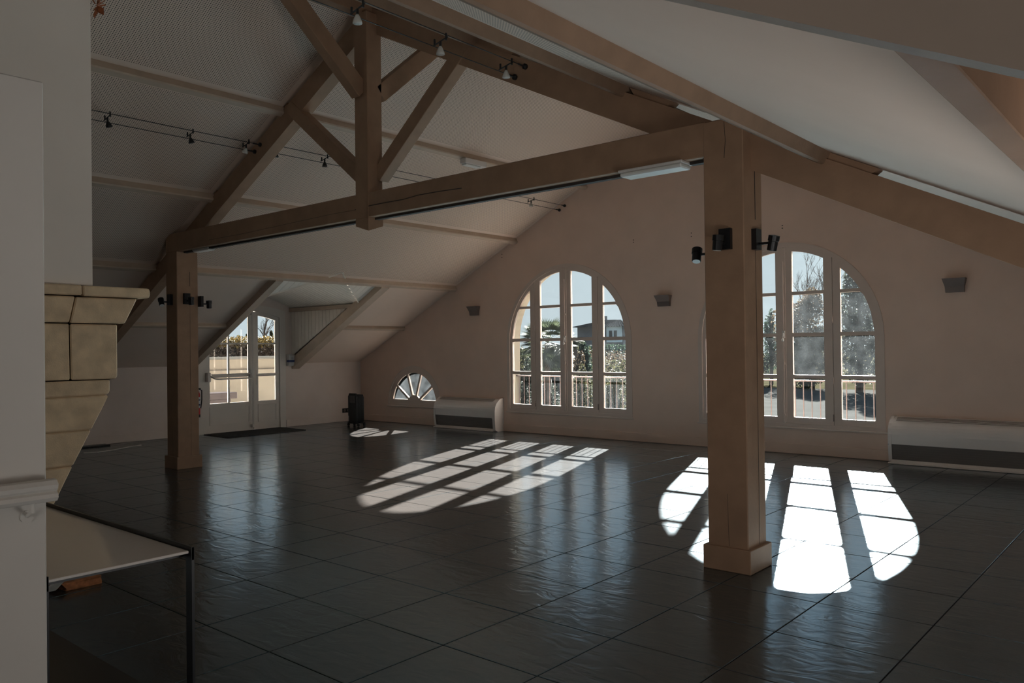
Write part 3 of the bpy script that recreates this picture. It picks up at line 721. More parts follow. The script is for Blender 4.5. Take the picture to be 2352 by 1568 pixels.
# oil-filled radiator
t = thing('oil_heater', 'black oil-filled radiator on castors standing near the far left corner', 'heater', (-12.42, 9.80, 0))
for k in range(11):
    y = -0.054 + 0.015 * k
    prof = [(-0.105, 0.08), (0.105, 0.08), (0.118, 0.10), (0.118, 0.55), (0.09, 0.605), (-0.09, 0.605), (-0.118, 0.55), (-0.118, 0.10)]
    B().prism([(u, y - 0.004, v) for u, v in prof], (0, 0.008, 0)).out('fin', M['black'], t)
B().box((-0.03, -0.06, 0.1), (0.03, 0.1, 0.58), 0.008).out('core', M['black'], t)
B().prism([(u, -0.085, v) for u, v in [(-0.11, 0.07), (0.11, 0.07), (0.127, 0.10), (0.127, 0.57), (0.095, 0.632), (-0.095, 0.632), (-0.127, 0.57), (-0.127, 0.10)]], (0, 0.028, 0)).out('control_panel', M['black'], t)
b = B()
for k in range(7): b.box((-0.075 + 0.022 * k, -0.088, 0.45), (-0.067 + 0.022 * k, -0.085, 0.59))
o = b.out('vent_slots', M['grille'], t); o['kind'] = 'stuff'
B().box((-0.12, -0.088, 0.10), (-0.105, -0.085, 0.20)).out('rating_label', M['plastic'], t)
for yy in (-0.06, 0.08):
    B().bar((-0.16, yy, 0.06), (0.16, yy, 0.06), 0.03, 0.02).out('axle_bar', M['black'], t)
    for xx in (-0.15, 0.15): B().lathe((xx, yy - 0.012, 0.027), [(0.0, 0), (0.026, 0), (0.026, 0.024), (0.0, 0.024)], 14, (0, 1, 0)).out('castor', M['black'], t)

# fan-coil heaters
def fancoil(name, x0, x1, label):
    L = x1 - x0; t = thing(name, label, 'heater', (x0, YG, 0.0))
    cs = [(0.0, 0.03), (-0.21, 0.03), (-0.235, 0.22), (-0.235, 0.36), (-0.222, 0.43), (-0.185, 0.49), (-0.12, 0.545), (-0.08, 0.565), (0.0, 0.572)]
    B().prism([(0.0, y * 1.0 - 0.001, z) for y, z in cs], (0.04, 0, 0)).out('end_cap', M['heater'], t)
    end = B().prism([(L - 0.06, y * 1.03 - 0.001, max(z * 1.015, 0.0)) for y, z in [(0.0, 0.0), (-0.16, 0.0), (-0.22, 0.03)] + cs[2:]], (0.06, 0, 0)); end.out('end_cap', M['heater'], t)
    body = B().prism([(0.04, y, z) for y, z in [(0.0, 0.24), (-0.228, 0.24), (-0.235, 0.36), (-0.232, 0.395), (-0.222, 0.43), (-0.206, 0.462), (-0.185, 0.49), (-0.155, 0.518), (-0.12, 0.545), (-0.08, 0.560), (0.0, 0.566)]], (L - 0.10, 0, 0)); body.out('front_cover', M['heater'], t, False)
    ig_ = B().prism([(0.04, y, z) for y, z in [(0.0, 0.05), (-0.20, 0.05), (-0.222, 0.238), (0.0, 0.238)]], (L - 0.10, 0, 0)).out('intake_grille', M['grille'], t)
    b = B()
    for k in range(6): b.box((0.05, -0.2045 - k * 0.0035, 0.07 + 0.028 * k), (L - 0.07, -0.2035 - k * 0.0036, 0.074 + 0.028 * k))
    b.out('grille_bars', M['bronze'], ig_)['kind'] = 'stuff'
    B().box((0.0, -0.25, 0.002), (L - 0.04, -0.0, 0.018), 0.003).box((0.03, -0.215, 0.018), (L - 0.05, -0.02, 0.05), 0.002).out('base_strip', M['heater'], t)
    b = B()
    for k in range(4): b.bar((0.08, -0.095 - k * 0.022, 0.5605 - 0.0085 * k - 0.001 * k * k), (L - 0.12, -0.095 - k * 0.022, 0.5605 - 0.0085 * k - 0.001 * k * k), 0.006, 0.004)
    b.out('outlet_slats', M['bronze'], t)['kind'] = 'stuff'
    B().box((0.0, -0.24, 0.228), (0.012, -0.225, 0.245)).out('catch', M['chrome'], t); B().box((L - 0.075, -0.242, 0.228), (L - 0.055, -0.225, 0.248)).out('catch', M['chrome'], t)
    return t
fancoil('wall_heater', -10.98, -9.43, 'rounded grey-beige low wall heater between the fan window and first arched window')
fancoil('wall_heater', -2.96, -1.30, 'rounded low wall heater at right edge beside the second arched window')

# up-lighter sconces
for x, lab in ((-10.1, 'wedge-shaped metal wall sconce left of the first arched window'), (-6.17, 'dark wedge-shaped wall sconce between the two arched windows'), (-2.24, 'dark wedge-shaped wall sconce right of the second arched window')):
    t = thing('wall_sconce', lab, 'lamp', (x, YG, 2.07))
    b = B(); bmn = b.bm
    P = [(-.125, 0, .165), (.125, 0, .165), (.125, -.11, .165), (-.125, -.11, .165), (-.10, 0, 0), (.10, 0, 0), (.10, -.045, 0), (-.10, -.045, 0)]
    v = [bmn.verts.new(p) for p in P]
    mid = [bmn.verts.new(p) for p in [(-.104, 0, .07), (.104, 0, .07), (.104, -.055, .07), (-.104, -.055, .07)]]
    for k in range(4): bmn.faces.new((v[k], v[(k + 1) % 4], mid[(k + 1) % 4], mid[k])); bmn.faces.new((mid[k], mid[(k + 1) % 4], v[4 + (k + 1) % 4], v[4 + k]))
    bmn.faces.new(v[4:]); b.out('shade', M['bronze'], t)
    B().box((-0.06, -0.02, 0.03), (0.06, 0.0, 0.12)).out('wall_bracket', M['black'], t)

# spotlights on posts
def spot(base, nrm, aim, label, group):
    t = thing('post_spotlight', label, 'lamp', base, 0, group)
    n = Vector(nrm); side = Vector((0, 0, 1)).cross(n); 
    b = B(); u = Vector((0, 0, 1))
    P = [side * i * 0.04 + u * j * 0.068 for i, j in ((-1, -1), (1, -1), (1, 1), (-1, 1))]
    b.prism(P, n * 0.035); b.out('mounting_box', M['blackmetal'], t)
    j = n * 0.035 + u * -0.03; k = j + n * 0.075
    B().tube([j, k], 0.009, 8).out('arm', M['blackmetal'], t)
    a = Vector(aim).normalized(); c = k + n * 0.02 - a * 0.045
    hd = B().lathe(c, [(0.0, -0.005), (0.036, 0.0), (0.036, 0.035), (0.031, 0.037), (0.031, 0.095), (0.028, 0.098)], 20, a).out('head', M['blackmetal'], t, False)
    B().lathe(c + a * 0.0985, [(0.0, 0), (0.026, 0), (0.026, 0.002), (0.0, 0.002)], 20, a).out('lens', M['diffuser'], hd)
    return t
G_ = 'spotlights fixed to the timber posts'
spot((-2.36, 4.91, 2.165), (0, -1, 0), (-0.1, 0.0, -1), 'black spotlight on the front face of the right post', G_)
spot((-2.52, 5.05, 2.13), (-1, 0, 0), (0.15, -0.45, -1), 'black spotlight sticking out left of the right post, white lens visible', G_)
spot((-2.24, 5.06, 2.165), (1, 0, 0), (-0.25, 0.1, -1), 'black spotlight on the right side of the right post', G_)
spot((-9.755, 5.03, 2.14), (1, 0, 0), (-0.1, 0.1, -1), 'black spotlight on the lit side of the left post', G_)
spot((-9.9, 4.91, 2.13), (0, -1, 0), (0.6, -0.1, -1), 'black spotlight left of the left post against the dark slope', G_)
spot((-9.72, 5.19, 2.11), (0, 1, 0), (-0.15, 0.1, -1), 'black spotlight just right of the left post, on its far side', G_)

# light fittings
def strip_light(name, a, b, label, m='diffuser'):
    t = thing(name, label, 'lamp', ((a[0] + b[0]) / 2, (a[1] + b[1]) / 2, b[2]))
    hx, hy, hz = (b[0] - a[0]) / 2, (b[1] - a[1]) / 2, b[2] - a[2]
    B().box((-hx, -hy, -hz * 0.4), (hx, hy, 0), 0.004).out('housing', M['plastic'], t)
    B().box((-hx * 0.96, -hy * 0.9, -hz), (hx * 0.96, hy * 0.9, -hz * 0.4), 0.008).out('diffuser', M[m], t)
    return t
strip_light('emergency_light', (-3.17, 4.87, 2.685), (-2.66, 5.03, 2.733), 'rectangular frosted emergency light under tie beam beside the right post')
strip_light('emergency_light', (-9.48, 4.97, 2.70), (-9.10, 5.08, 2.733), 'small pinkish emergency light under the tie beam beside left post', 'plastic')
t = thing('emergency_light', 'white boxy emergency light fixed under the upper left purlin', 'lamp', (-7.56, 8.02, roof(-7.6) - 0.085))
B().box((-0.05, -0.21, -0.075), (0.06, 0.21, 0.0), 0.006).out('housing', M['plastic'], t)
B().box((-0.04, -0.19, -0.095), (0.05, 0.10, -0.075), 0.006).out('diffuser', M['diffuser'], t)

# cable lighting, two pairs of tensioned wires along the slopes
def cable_pair(x, y0, y1, label, anchors, z=3.76):
    t = thing('tension_cable', label, 'cable', (x, y0, z))
    for dx in (-0.055, 0.055):
        B().tube([(dx, 0, 0.03 * dx / 0.055), (dx, y1 - y0, 0.03 * dx / .055)], 0.0035, 5).out('cable', M['black'], t)
    for ya in anchors:
        for dx in (-0.055, 0.055):
            b = B(); b.lathe((dx, ya - y0, 0.03 * dx / .055), [(0.024, 0), (0.024, -0.02), (0.008, -0.03), (0.008, -0.09), (0.004, -0.1)], 10, (0, 1, 0)); b.out('anchor', M['black'], t)
    return t
cable_pair(-8.08, 1.0, 5.03, 'pair of thin black lighting cables on left slope before the truss', [5.03], 3.76)
cable_pair(-8.08, 5.17, YG, 'pair of thin black lighting cables on left slope from truss to gable wall', [YG], 3.79)
cable_pair(-4.2, 1.0, 5.03, 'pair of thin black lighting cables crossing the king post to the right rafter', [5.03], 3.72)
def cspot(x, y, z, label, tilt=(0, 0, -1), white=True, group='cable spotlights'):
    t = thing('cable_spotlight', label, 'lamp', (x, y, z), 0, group)
    b = B(); b.tube([(-0.075, 0, 0.0), (0.075, 0, 0.03)], 0.006, 6); b.tube([(-0.06, 0.0, 0.0), (-0.06, 0.0, 0.045)], 0.008, 6); b.tube([(0.06, 0, 0.01), (0.06, 0, 0.06)], 0.008, 6); b.tube([(0, 0, 0.015), (0, 0, -0.03)], 0.010, 6)
    b.out('crossbar', M['black'], t)
    a = Vector(tilt)
    B().lathe((0, 0, -0.02), [(0.010, 0), (0.016, 0.012), (0.030, 0.045), (0.032, 0.06), (0.0, 0.058)], 14, a).out('reflector_bulb', M['bulb'] if white else M['black'], t, True)
cl = 'cable spotlights on the left slope'
cspot(-8.08, 3.383, 3.75, 'small black cable spotlight on left slope nearest the chimney', (0, 0.3, -1), False, cl)
cspot(-8.08, 4.228, 3.75, 'small black cable spotlight on left slope between chimney and left rafter', (0, 0.3, -1), False, cl)
cspot(-8.08, 4.88, 3.76, 'cable spotlight with pale bulb right against the left rafter', (-0.5, 0, -1), True, cl)
cspot(-8.08, 5.26, 3.78, 'tiny black cable spotlight just past the left rafter', (0, 0, -1), False, cl)
cspot(-8.08, 5.94, 3.78, 'tiny black cable spotlight behind the left truss brace', (0, 0, -1), False, cl)
cspot(-8.08, 9.9, 3.79, 'tiny cable spotlight with pale bulb close to the gable wall', (0, 0, -1), True, cl)
cr_ = 'cable spotlights on the right cables'
cspot(-4.2, 3.36, 3.70, 'cable spotlight with pale bulb just left of the king post top', (0, 0, -1), True, cr_)
cspot(-4.2, 4.12, 3.70, 'cable spotlight with pale bulb hanging before the right rafter, middle of the cables', (0, 0, -1), True, cr_)
cspot(-4.2, 4.85, 3.71, 'cable spotlight with round pale bulb at the cable anchors on right rafter', (0, 0, -1), True, cr_)

# little screws left in the gable wall
for si, (px, py) in enumerate(((1588, 535), (1588, 543), (1797, 518), (1797, 524), (1455, 551), (1455, 556), (1153, 584), (1153, 591))):
    p = at(px, py, YG); o = B().lathe((0, 0, 0), [(0.008, 0), (0.008, 0.006), (0.0, 0.007)], 8, (0, -1, 0)).out('wall_screw', M['joint']); o.location = p
    setp(o, ('upper' if si % 2 == 0 else 'lower') + ' of two tiny dark screw holes ' + ['just left of the right post spotlight', 'above the second arched window, right of the post', 'high between first arched window and right post', 'high above the leftmost wall sconce'][si // 2], 'screw', 'screw holes in the gable wall')

# ------------------------------------------------------------------ chimney and stone fireplace
FX = -5.0
ch = setp(B().box((-7.4, 0.92, 1.80), (FX - 0.05, 2.0, roof(-7.4) + 0.02), 0.003).out('chimney_breast', M['plaster']), 'smooth white chimney breast rising from the stone fireplace to the roof', 'chimney')
# cut the breast to the ceiling: rebuild as prism following the slope
bpy.data.objects.remove(ch)
ch = setp(B().prism([(-7.4, 0.92, 1.870), (FX, 0.92, 1.870), (FX, 0.92, roof(FX) - 0.002), (XR, 0.92, ZR - 0.18), (-7.4, 0.92, roof(-7.4) - 0.002)], (0, 1.08, 0)).out('chimney_breast', M['plaster']), 'smooth white chimney breast rising from the stone fireplace to the roof', 'chimney')
fp = thing('fireplace', 'large pale limestone fireplace with overhanging mantel and tapering side bracket', 'fireplace', (FX, 0.92, 0))
def stone(poly, name='stone_block', w=2.4, x0=0.0, m='stone'):
    b = B().prism([(x0, y - 0.92, z) for y, z in poly], (-w, 0, 0))
    bmesh.ops.bevel(b.bm, geom=list(b.bm.edges), offset=0.007, segments=1, affect='EDGES')
    return b.out(name, M[m], fp)
# mantel shelf in two stones
stone([(1.0, 1.810), (1.925, 1.810), (1.925, 1.868), (1.0, 1.868)], 'mantel_stone', 2.4, 0.045)
stone([(1.930, 1.806), (2.315, 1.806), (2.323, 1.815), (2.323, 1.858), (2.315, 1.866), (1.930, 1.866)], 'mantel_stone', 2.4, 0.045)
stone([(1.0, 1.650), (1.862, 1.650), (1.895, 1.803), (1.0, 1.803)], w=2.38, x0=0.02)
stone([(1.868, 1.648), (2.180, 1.648), (2.255, 1.800), (1.901, 1.800)], w=2.38, x0=0.02)
stone([(1.0, 1.318), (1.872, 1.316), (1.868, 1.644), (1.0, 1.644)])
stone([(1.878, 1.316), (2.132, 1.314), (2.142, 1.33), (2.142, 1.642), (1.874, 1.642)])
stone([(1.0, 1.212), (2.085, 1.222), (2.097, 1.24), (2.096, 1.309), (1.0, 1.311)])
stone([(1.0, 1.02), (1.99, 1.02), (2.082, 1.205), (2.087, 1.217), (1.0, 1.207)], w=0.3)
stone([(1.0, 0.815), (1.885, 0.818), (1.987, 1.014), (1.0, 1.014)], w=0.3)
stone([(1.0, 0.56), (1.758, 0.56), (1.882, 0.812), (1.0, 0.809)], w=0.3)
stone([(1.0, 0.30), (1.63, 0.30), (1.755, 0.554), (1.0, 0.554)], w=0.3)
stone([(1.0, 0.0), (1.49, 0.0), (1.627, 0.294), (1.0, 0.294)], w=0.3)
# other jamb
for a, b_, c, d_ in ((1.99, 1.02, 2.085, 1.207), (1.885, .815, 1.987, 1.014), (1.758, .56, 1.882, .809), (1.63, .30, 1.755, .554), (1.49, 0, 1.627, .294)):
    stone([(1.0, b_), (a, b_), (c, d_), (1.0, d_)], w=0.3, x0=-2.1)
b = B().box((-2.36, 0.08, 0.05), (-0.03, 0.93, 1.80)); b.out('joint_core', M['mortar'], fp) if False else b.bm.free()
B().prism([(-0.012, y - 0.92, z) for y, z in [(0.93, 0.01), (1.48, 0.01), (2.07, 1.2), (2.08, 1.3), (2.12, 1.32), (2.12, 1.63), (2.17, 1.66), (2.24, 1.79), (2.30, 1.82), (2.30, 1.86), (0.93, 1.86)]], (-0.27, 0, 0)).out('mortar_core', M['mortar'], fp)
B().prism([(-0.012, y - 0.92, z) for y, z in [(0.93, 1.22), (2.08, 1.23), (2.08, 1.3), (2.12, 1.32), (2.12, 1.63), (2.17, 1.66), (2.24, 1.79), (2.30, 1.82), (2.30, 1.86), (0.93, 1.86)]], (-2.36, 0, 0)).out('mortar_core', M['mortar'], fp)
# dried sprig poking out beside the chimney near the ceiling
sp = B()
for k in range(9):
    a = random.uniform(0, 6.28); r = random.uniform(0.03, 0.09); c = Vector((-4.98, 2.03, 3.54))
    d = Vector((random.uniform(-.3, .5), random.uniform(-.4, 1.0), random.uniform(-1, 1))).normalized()
    sp.prism([c, c + d * r * .6 + Vector((0, .015, .012)), c + d * r, c + d * r * .6 - Vector((0, .015, .012))], (0.003, 0, 0.001))
sp.tube([(-4.99, 1.99, 3.60), (-4.98, 2.02, 3.55)], 0.004, 5)
setp(sp.out('dried_sprig', M['leaf_dry']), 'small rusty-brown dried sprig stuck to the chimney edge near the ceiling', 'plant')

# handrail on the white half-height wall
hr = thing('handrail', 'white moulded wooden handrail fixed to the white wall at left edge', 'handrail', (-2.55, 0.912, 1.075))
prof = [(-0.03, -0.03), (-0.005, -0.034), (0.014, -0.03), (0.024, -0.019), (0.020, -0.008), (0.011, -0.002), (0.020, 0.006), (0.024, 0.018), (0.012, 0.03), (-0.006, 0.033), (-0.03, 0.03)]
b = B().prism([(u, 0, v) for u, v in prof], (0, -2.4, 0)); b.out('rail', M['white'], hr)
for y in (-0.06, -1.2):
    B().tube([(-0.0, y, -0.03), (-0.0, y, -0.055), (-0.05, y, -0.075)], 0.006, 8).lathe((-0.05, y, -0.075), [(0.018, 0), (0.018, 0.006), (0, 0.006)], 12, (1, 0, 0)).out('bracket', M['white'], hr)

# ------------------------------------------------------------------ glass table
TXa, TXb, TYa, TYb, TH = -4.62, -2.815, 0.975, 1.462, 0.75
tb = thing('glass_table', 'black steel frame table with white glass top, low shelf and flat legs at lower left', 'table', (TXb, TYa, 0))
W_, D_ = TXb - TXa, TYb - TYa
B().box((-W_, 0.006, TH - 0.012), (0.0, D_ - 0.008, TH - 0.002), 0.002).out('glass_top', M['tableglass'], tb)
for y in (0.0, D_):
    B().box((-W_, y - 0.004, TH - 0.035), (0.014, y + 0.004, TH + 0.012)).out('side_rail', M['blackmetal'], tb)
    for x in (0.0, -W_):
        lg_ = B().box((x - 0.030, y - 0.005, 0), (x + 0.014, y + 0.005, TH + 0.011)).out('leg', M['blackmetal'], tb)
        B().lathe((x - 0.012, y + 0.005, TH - 0.01), [(0.006, 0), (0.006, 0.008), (0, 0.009)], 8, (0, 1, 0)).out('screw', M['chrome'], lg_)
B().box((-0.06, 0.004, TH - 0.03), (-0.045, D_ - 0.004, TH - 0.014)).out('end_rail', M['blackmetal'], tb)
B().box((-W_, 0.006, 0.158), (0.0, D_ - 0.008, 0.17), 0.002).out('lower_shelf', M['blackmetal'], tb)
# wood block and slip of paper on the floor behind the table
t = thing('wood_block', 'rough orange-brown split wood piece lying on the floor behind glass table', 'wood', (-5.5, 2.08, 0), 0.1)
b = B(); b.box((-0.2, -0.13, 0.0), (0.14, 0.10, 0.045), 0.006)
for v in b.bm.verts: v.co += Vector((random.uniform(-.015, .015), random.uniform(-.015, .015), random.uniform(-.004, .01) if v.co.z > 0.02 else 0))
b.out('wood', M['log'], t)
b = B(); b.prism([(-0.03, -0.17, 0.052), (0.03, -0.12, 0.06), (0.10, -0.20, 0.03), (0.04, -0.25, 0.012)], (0, 0, 0.002)); o = b.out('paper_slip', M['paper']); o.location = (-5.42, 2.1, 0.0)
setp(o, 'small pale blue-white paper slip leaning on the orange wood piece', 'paper')

# cable and flat pad on the floor near the left wall
pts = [at_z(x, y, 0.006) for x, y in ((192, 1040), (225, 1038), (260, 1033), (295, 1026), (325, 1022))]
o = B().tube(pts, 0.006, 6).tube([p + Vector((0.03, -0.02, 0)) for p in pts[1:]], 0.004, 6).out('floor_cable', M['plastic']); setp(o, 'thin whitish cable curving over the tiles behind the fireplace', 'cable')
p = at_z(205, 1024, 0.0)
setp(B().box((p.x + 0.05, p.y - 0.25, 0), (p.x + 0.25, p.y + 0.22, 0.02), 0.004).out('floor_box', M['black']), 'flat dark box on the floor against left wall beside the fireplace', 'box')

# ------------------------------------------------------------------ outdoors
box('terrace', (-19.5, 3.0, -0.4), (XL - 0.25, 12.5, -0.02), 'terrace')['kind'] = 'structure'
gm = bmesh.new()
bmesh.ops.create_grid(gm, x_segments=2, y_segments=2, size=220)
g_ = from_bm('ground', gm, M['field']); g_.location = (-60, 150, -2.62); g_['kind'] = 'structure'
dr = B().box((-46, 24, -2.615), (30, 74, -2.60)).out('driveway', M['drive']); dr['kind'] = 'structure'

tw = thing('terrace_wall', 'low cream rendered terrace wall with pale coping seen through the door', 'wall', (-17.0, 8.5, 0))
B().box((-0.25, -5.5, -0.02), (0, 3.6, 1.28)).out('wall_body', M['render'], tw)
B().box((0, -5.5, -0.02), (0.06, 3.6, 1.04), 0.01).out('lower_course', M['render'], tw)
B().box((-0.3, -5.5, 1.28), (0.05, 3.65, 1.34), 0.01).out('coping', M['copestone'], tw)
bn = thing('terrace_bench', 'weathered wooden bench top on a masonry base outside the door', 'bench', (-15.6, 8.2, 0))
B().box((-0.3, -1.6, 0.48), (0.22, 0.84, 0.61), 0.012).out('bench_top', M['benchwood'], bn)
B().box((-0.26, -1.5, -0.02), (0.16, 0.72, 0.48), 0.01).out('bench_base', M['benchwood'], bn)
# balcony railings in the reveals of the two arched windows
for cxw, lab in ((W1, 'brown iron balcony railing outside the first arched window'), (W2, 'brown iron balcony railing outside the second arched window')):
    t = thing('balcony_railing', lab, 'railing', (cxw, 10.94, 0.375))
    B().bar((-1.26, 0, 0.60), (1.26, 0, 0.60), 0.04, 0.02).out('top_rail', M['rail'], t)
    B().bar((-1.26, 0, 0.04), (1.26, 0, 0.04), 0.03, 0.012).out('bottom_rail', M['rail'], t)
    proto_b = B().tube([(0, 0, 0.04), (0, 0, 0.60)], 0.0075, 6).out('baluster', M['rail'], t)
    n = 22
    for k in range(n):
        xx = -1.2 + 2.4 * k / (n - 1)
        o = proto_b if k == 0 else link(bpy.data.objects.new('baluster', proto_b.data), t)
        o.location = (xx, 0, 0)

# vegetation
def leaves(bm, n, fn, size, flat=0.0):
    for _ in range(n):
        c = fn(); s = size * random.uniform(0.6, 1.4)
        d = Vector((random.gauss(0, 1), random.gauss(0, 1), random.gauss(0, 1))).normalized(); e_ = d.orthogonal().normalized()
        e_ = (Matrix.Rotation(random.uniform(0, 6.28), 3, d) @ e_); f_ = d.cross(e_)
        v = [bm.verts.new(c + e_ * s), bm.verts.new(c + f_ * s * 0.45), bm.verts.new(c - e_ * s), bm.verts.new(c - f_ * s * 0.45)]
        bm.faces.new(v)
def blob(c, r, sq=1.0):
    def f():
        while True:
            p = Vector((random.uniform(-1, 1), random.uniform(-1, 1), random.uniform(-1, 1)))
            if 0.25 < p.length < 1: return Vector(c) + Vector((p.x * r[0], p.y * r[1], p.z * r[2]))
    return f
def rawmesh(name, bm, m, parent=None):
    me = bpy.data.meshes.new(name); bm.to_mesh(me); bm.free(); me.materials.append(M[m]); return link(bpy.data.objects.new(name, me), parent)
def twigs(b, p, d, L, r, depth):
    q = p + d * L; b.tube([p, (p + q) / 2 + Vector((random.uniform(-.03, .03) * L, 0, 0)), q], r, 5, r * 0.6, False)
    if depth == 0: return
    for _ in range(3 if depth > 1 else 4):
        nd = (d + Vector((random.uniform(-.55, .55), random.uniform(-.55, .55), random.uniform(-.1, .45)))).normalized()
        twigs(b, p + d * L * random.uniform(0.55, 1.0), nd, L * random.uniform(0.55, 0.8), r * 0.55, depth - 1)
def tree(name, label, px, pyb, pyt, Y, wpx, m, cat='tree', group=None, n=3500, trunk=0.25, leaf=None, gz=-2.6):
    base = at(px, pyb, Y); top = at(px, pyt, Y); depth = (base - CAM).dot(FW)
    H = top.z - gz; rw = wpx / FPX * depth / 2
    t = thing(name, label, cat, (base.x, base.y, gz), 0, group)
    tb_ = B(); tb_.tube([(0, 0, 0), (0.05 * H * .2, 0, H * 0.3), (0, 0, H * 0.75)], 0.028 * H, 7, 0.01 * H)
    for k in range(6):
        a = k * 1.05; tb_.tube([(0, 0, H * (0.25 + .06 * k)), (math.cos(a) * rw * .6, math.sin(a) * rw * .6, H * (0.45 + .07 * k))], 0.012 * H, 5, 0.004 * H)
    tb_.out('trunk', M['bark'], t)
    bm = bmesh.new(); ls = leaf or 0.035 * H
    nb_ = 9
    z0 = trunk * H
    for k in range(nb_):
        zc = z0 + (H - z0) * (0.15 + 0.75 * k / nb_); f = math.sin(math.pi * min(1, 0.25 + 0.7 * k / nb_))
        c = (random.uniform(-.4, .4) * rw, random.uniform(-.4, .4) * rw, zc)
        leaves(bm, n // nb_, blob(c, (rw * f * .8, rw * f * .8, (H - z0) * 0.16)), ls)
    fo = rawmesh('foliage', bm, m, t); fo['kind'] = 'stuff'
    return t
# --- through the right window: tall dim trees, bare poplar behind, drive in front
gt = 'trees beyond the driveway'
tree('tree', 'reddish-brown autumn tree in the middle panes of the second arched window', 1850, 895, 655, 78, 150, 'l_autumn', n=7000, trunk=.08, leaf=.16)
tree('tree', 'dense olive and brown tree low in the middle panes of second arched window', 1868, 895, 745, 72, 110, 'l_olive', n=5000, trunk=.02, leaf=.14)
tree('tree', 'grey-green dense tree in the rightmost panes of the second arched window', 1975, 905, 600, 70, 150, 'l_grey', n=8000, trunk=.05, leaf=.16)
tree('tree', 'small dark tree at the right edge behind the rightmost panes', 2070, 905, 650, 82, 90, 'l_grey', n=4000, trunk=.05, leaf=.16)
tree('tree', 'green and yellow young tree just right of the thick post in the window', 1772, 890, 705, 80, 44, 'l_hedge', n=2500, trunk=.12, leaf=.13)
tree('tree', 'grey-green small tree behind the thick post in the second arched window', 1735, 890, 760, 76, 70, 'l_grey', n=3000, trunk=.1, leaf=.14)
for px, pyt, Yb, hgt, lab in ((1852, 640, 95, 9.0, 'tall bare-branched tree rising above the autumn tree, right window'), (1895, 650, 92, 8.0, 'second bare-branched tree at right of the tallest pane')):
    p = at(px, 890, Yb); top = at(px, pyt, Yb)
    b = B(); random.seed(px); base = Vector((0, 0, 0))
    b.tube([(0, 0, 0), (0.05, 0, (top.z + 2.6) * 0.85)], 0.12, 6, 0.08)
    for k in range(6):
        d = Vector((random.uniform(-.5, .5), random.uniform(-.3, .3), 1)).normalized(); twigs(b, Vector((0, 0, (top.z + 2.6) * random.uniform(0.5, 0.85))), d, hgt * 0.30, 0.06, 3)
    t = thing('bare_tree', lab, 'tree', (p.x, p.y, -2.6)); b.out('branches', M['bark'], t)
random.seed(11)
# --- through the left window
gy = 26
tree('shrub', 'olive-green shrub behind the railing in the left pane column of first arched window', 1205, 930, 812, 24, 60, 'l_grey', 'shrub', n=3500, trunk=.0, leaf=.05)
tree('shrub', 'grey-green ivy-like shrub filling the low second pane column, first window', 1268, 945, 855, 22, 90, 'l_grey', 'shrub', n=4500, trunk=.0, leaf=.05)
tree('shrub', 'speckled olive bush behind the railing in the third pane column, first window', 1338, 945, 830, 26, 70, 'l_olive', 'shrub', n=4500, trunk=.0, leaf=.05)
tree('shrub', 'bright olive bush behind the railing in the fourth pane column, first window', 1412, 950, 832, 25, 85, 'l_olive', 'shrub', n=4500, trunk=.0, leaf=.055)
tree('tree', 'small dark green tree beside the palm, third pane column', 1340, 900, 772, 37, 48, 'l_hedge', n=2500, trunk=.1, leaf=.10)
tree('shrub', 'pale yellowish dry bush behind the third pane column, first window', 1325, 915, 800, 34, 60, 'l_autumn', 'shrub', n=2500, trunk=.0, leaf=.09)
def palm(px, pyc, pyb, Y, rpx, label, n=34, tk=0.10):
    c = at(px, pyc, Y); depth = (c - CAM).dot(FW); R_ = rpx / FPX * depth
    t = thing('palm_tree', label, 'tree', (c.x, c.y, -2.6))
    h = c.z + 2.6
    b = B(); prof = [(tk + (0.02 if k % 2 else 0), h * k / 16) for k in range(17)]; b.lathe((0, 0, 0), prof, 9); b.out('trunk', M['bark'], t)
    bm = bmesh.new()
    for k in range(n):
        a = random.uniform(0, 6.283); el = random.uniform(-1.15, 1.25)
        d = Vector((math.cos(a) * math.cos(el), math.sin(a) * math.cos(el), math.sin(el)))
        stem = Vector((0, 0, h)); hub = stem + d * R_ * 0.55
        side = d.cross(Vector((0, 0, 1))).normalized(); up2 = side.cross(d)
        for j in range(16):
            f = -1.25 + 2.5 * j / 15
            dd = (d * math.cos(f) + side * math.sin(f)).normalized()
            tip = hub + dd * R_ * 0.5 + Vector((0, 0, -0.12 * R_)); wv = up2.cross(dd) * R_ * 0.018 + side * 0.002
            wv = dd.cross(up2).normalized() * R_ * 0.022
            v = [bm.verts.new(hub), bm.verts.new((hub + tip) / 2 + wv), bm.verts.new(tip), bm.verts.new((hub + tip) / 2 - wv)]
            bm.faces.new(v)
        w_ = side * R_ * 0.008
        v = [bm.verts.new(stem - w_), bm.verts.new(stem + w_), bm.verts.new(hub + w_), bm.verts.new(hub - w_)]; bm.faces.new(v)
    fo = rawmesh('fronds', bm, 'l_palm', t); fo['kind'] = 'stuff'
palm(1258, 788, 930, 21.5, 72, 'large fan palm with drooping fronds seen through first arched window', 80)
palm(1322, 778, 900, 36, 26, 'smaller fan palm to the right of the large palm, third pane column', 26)
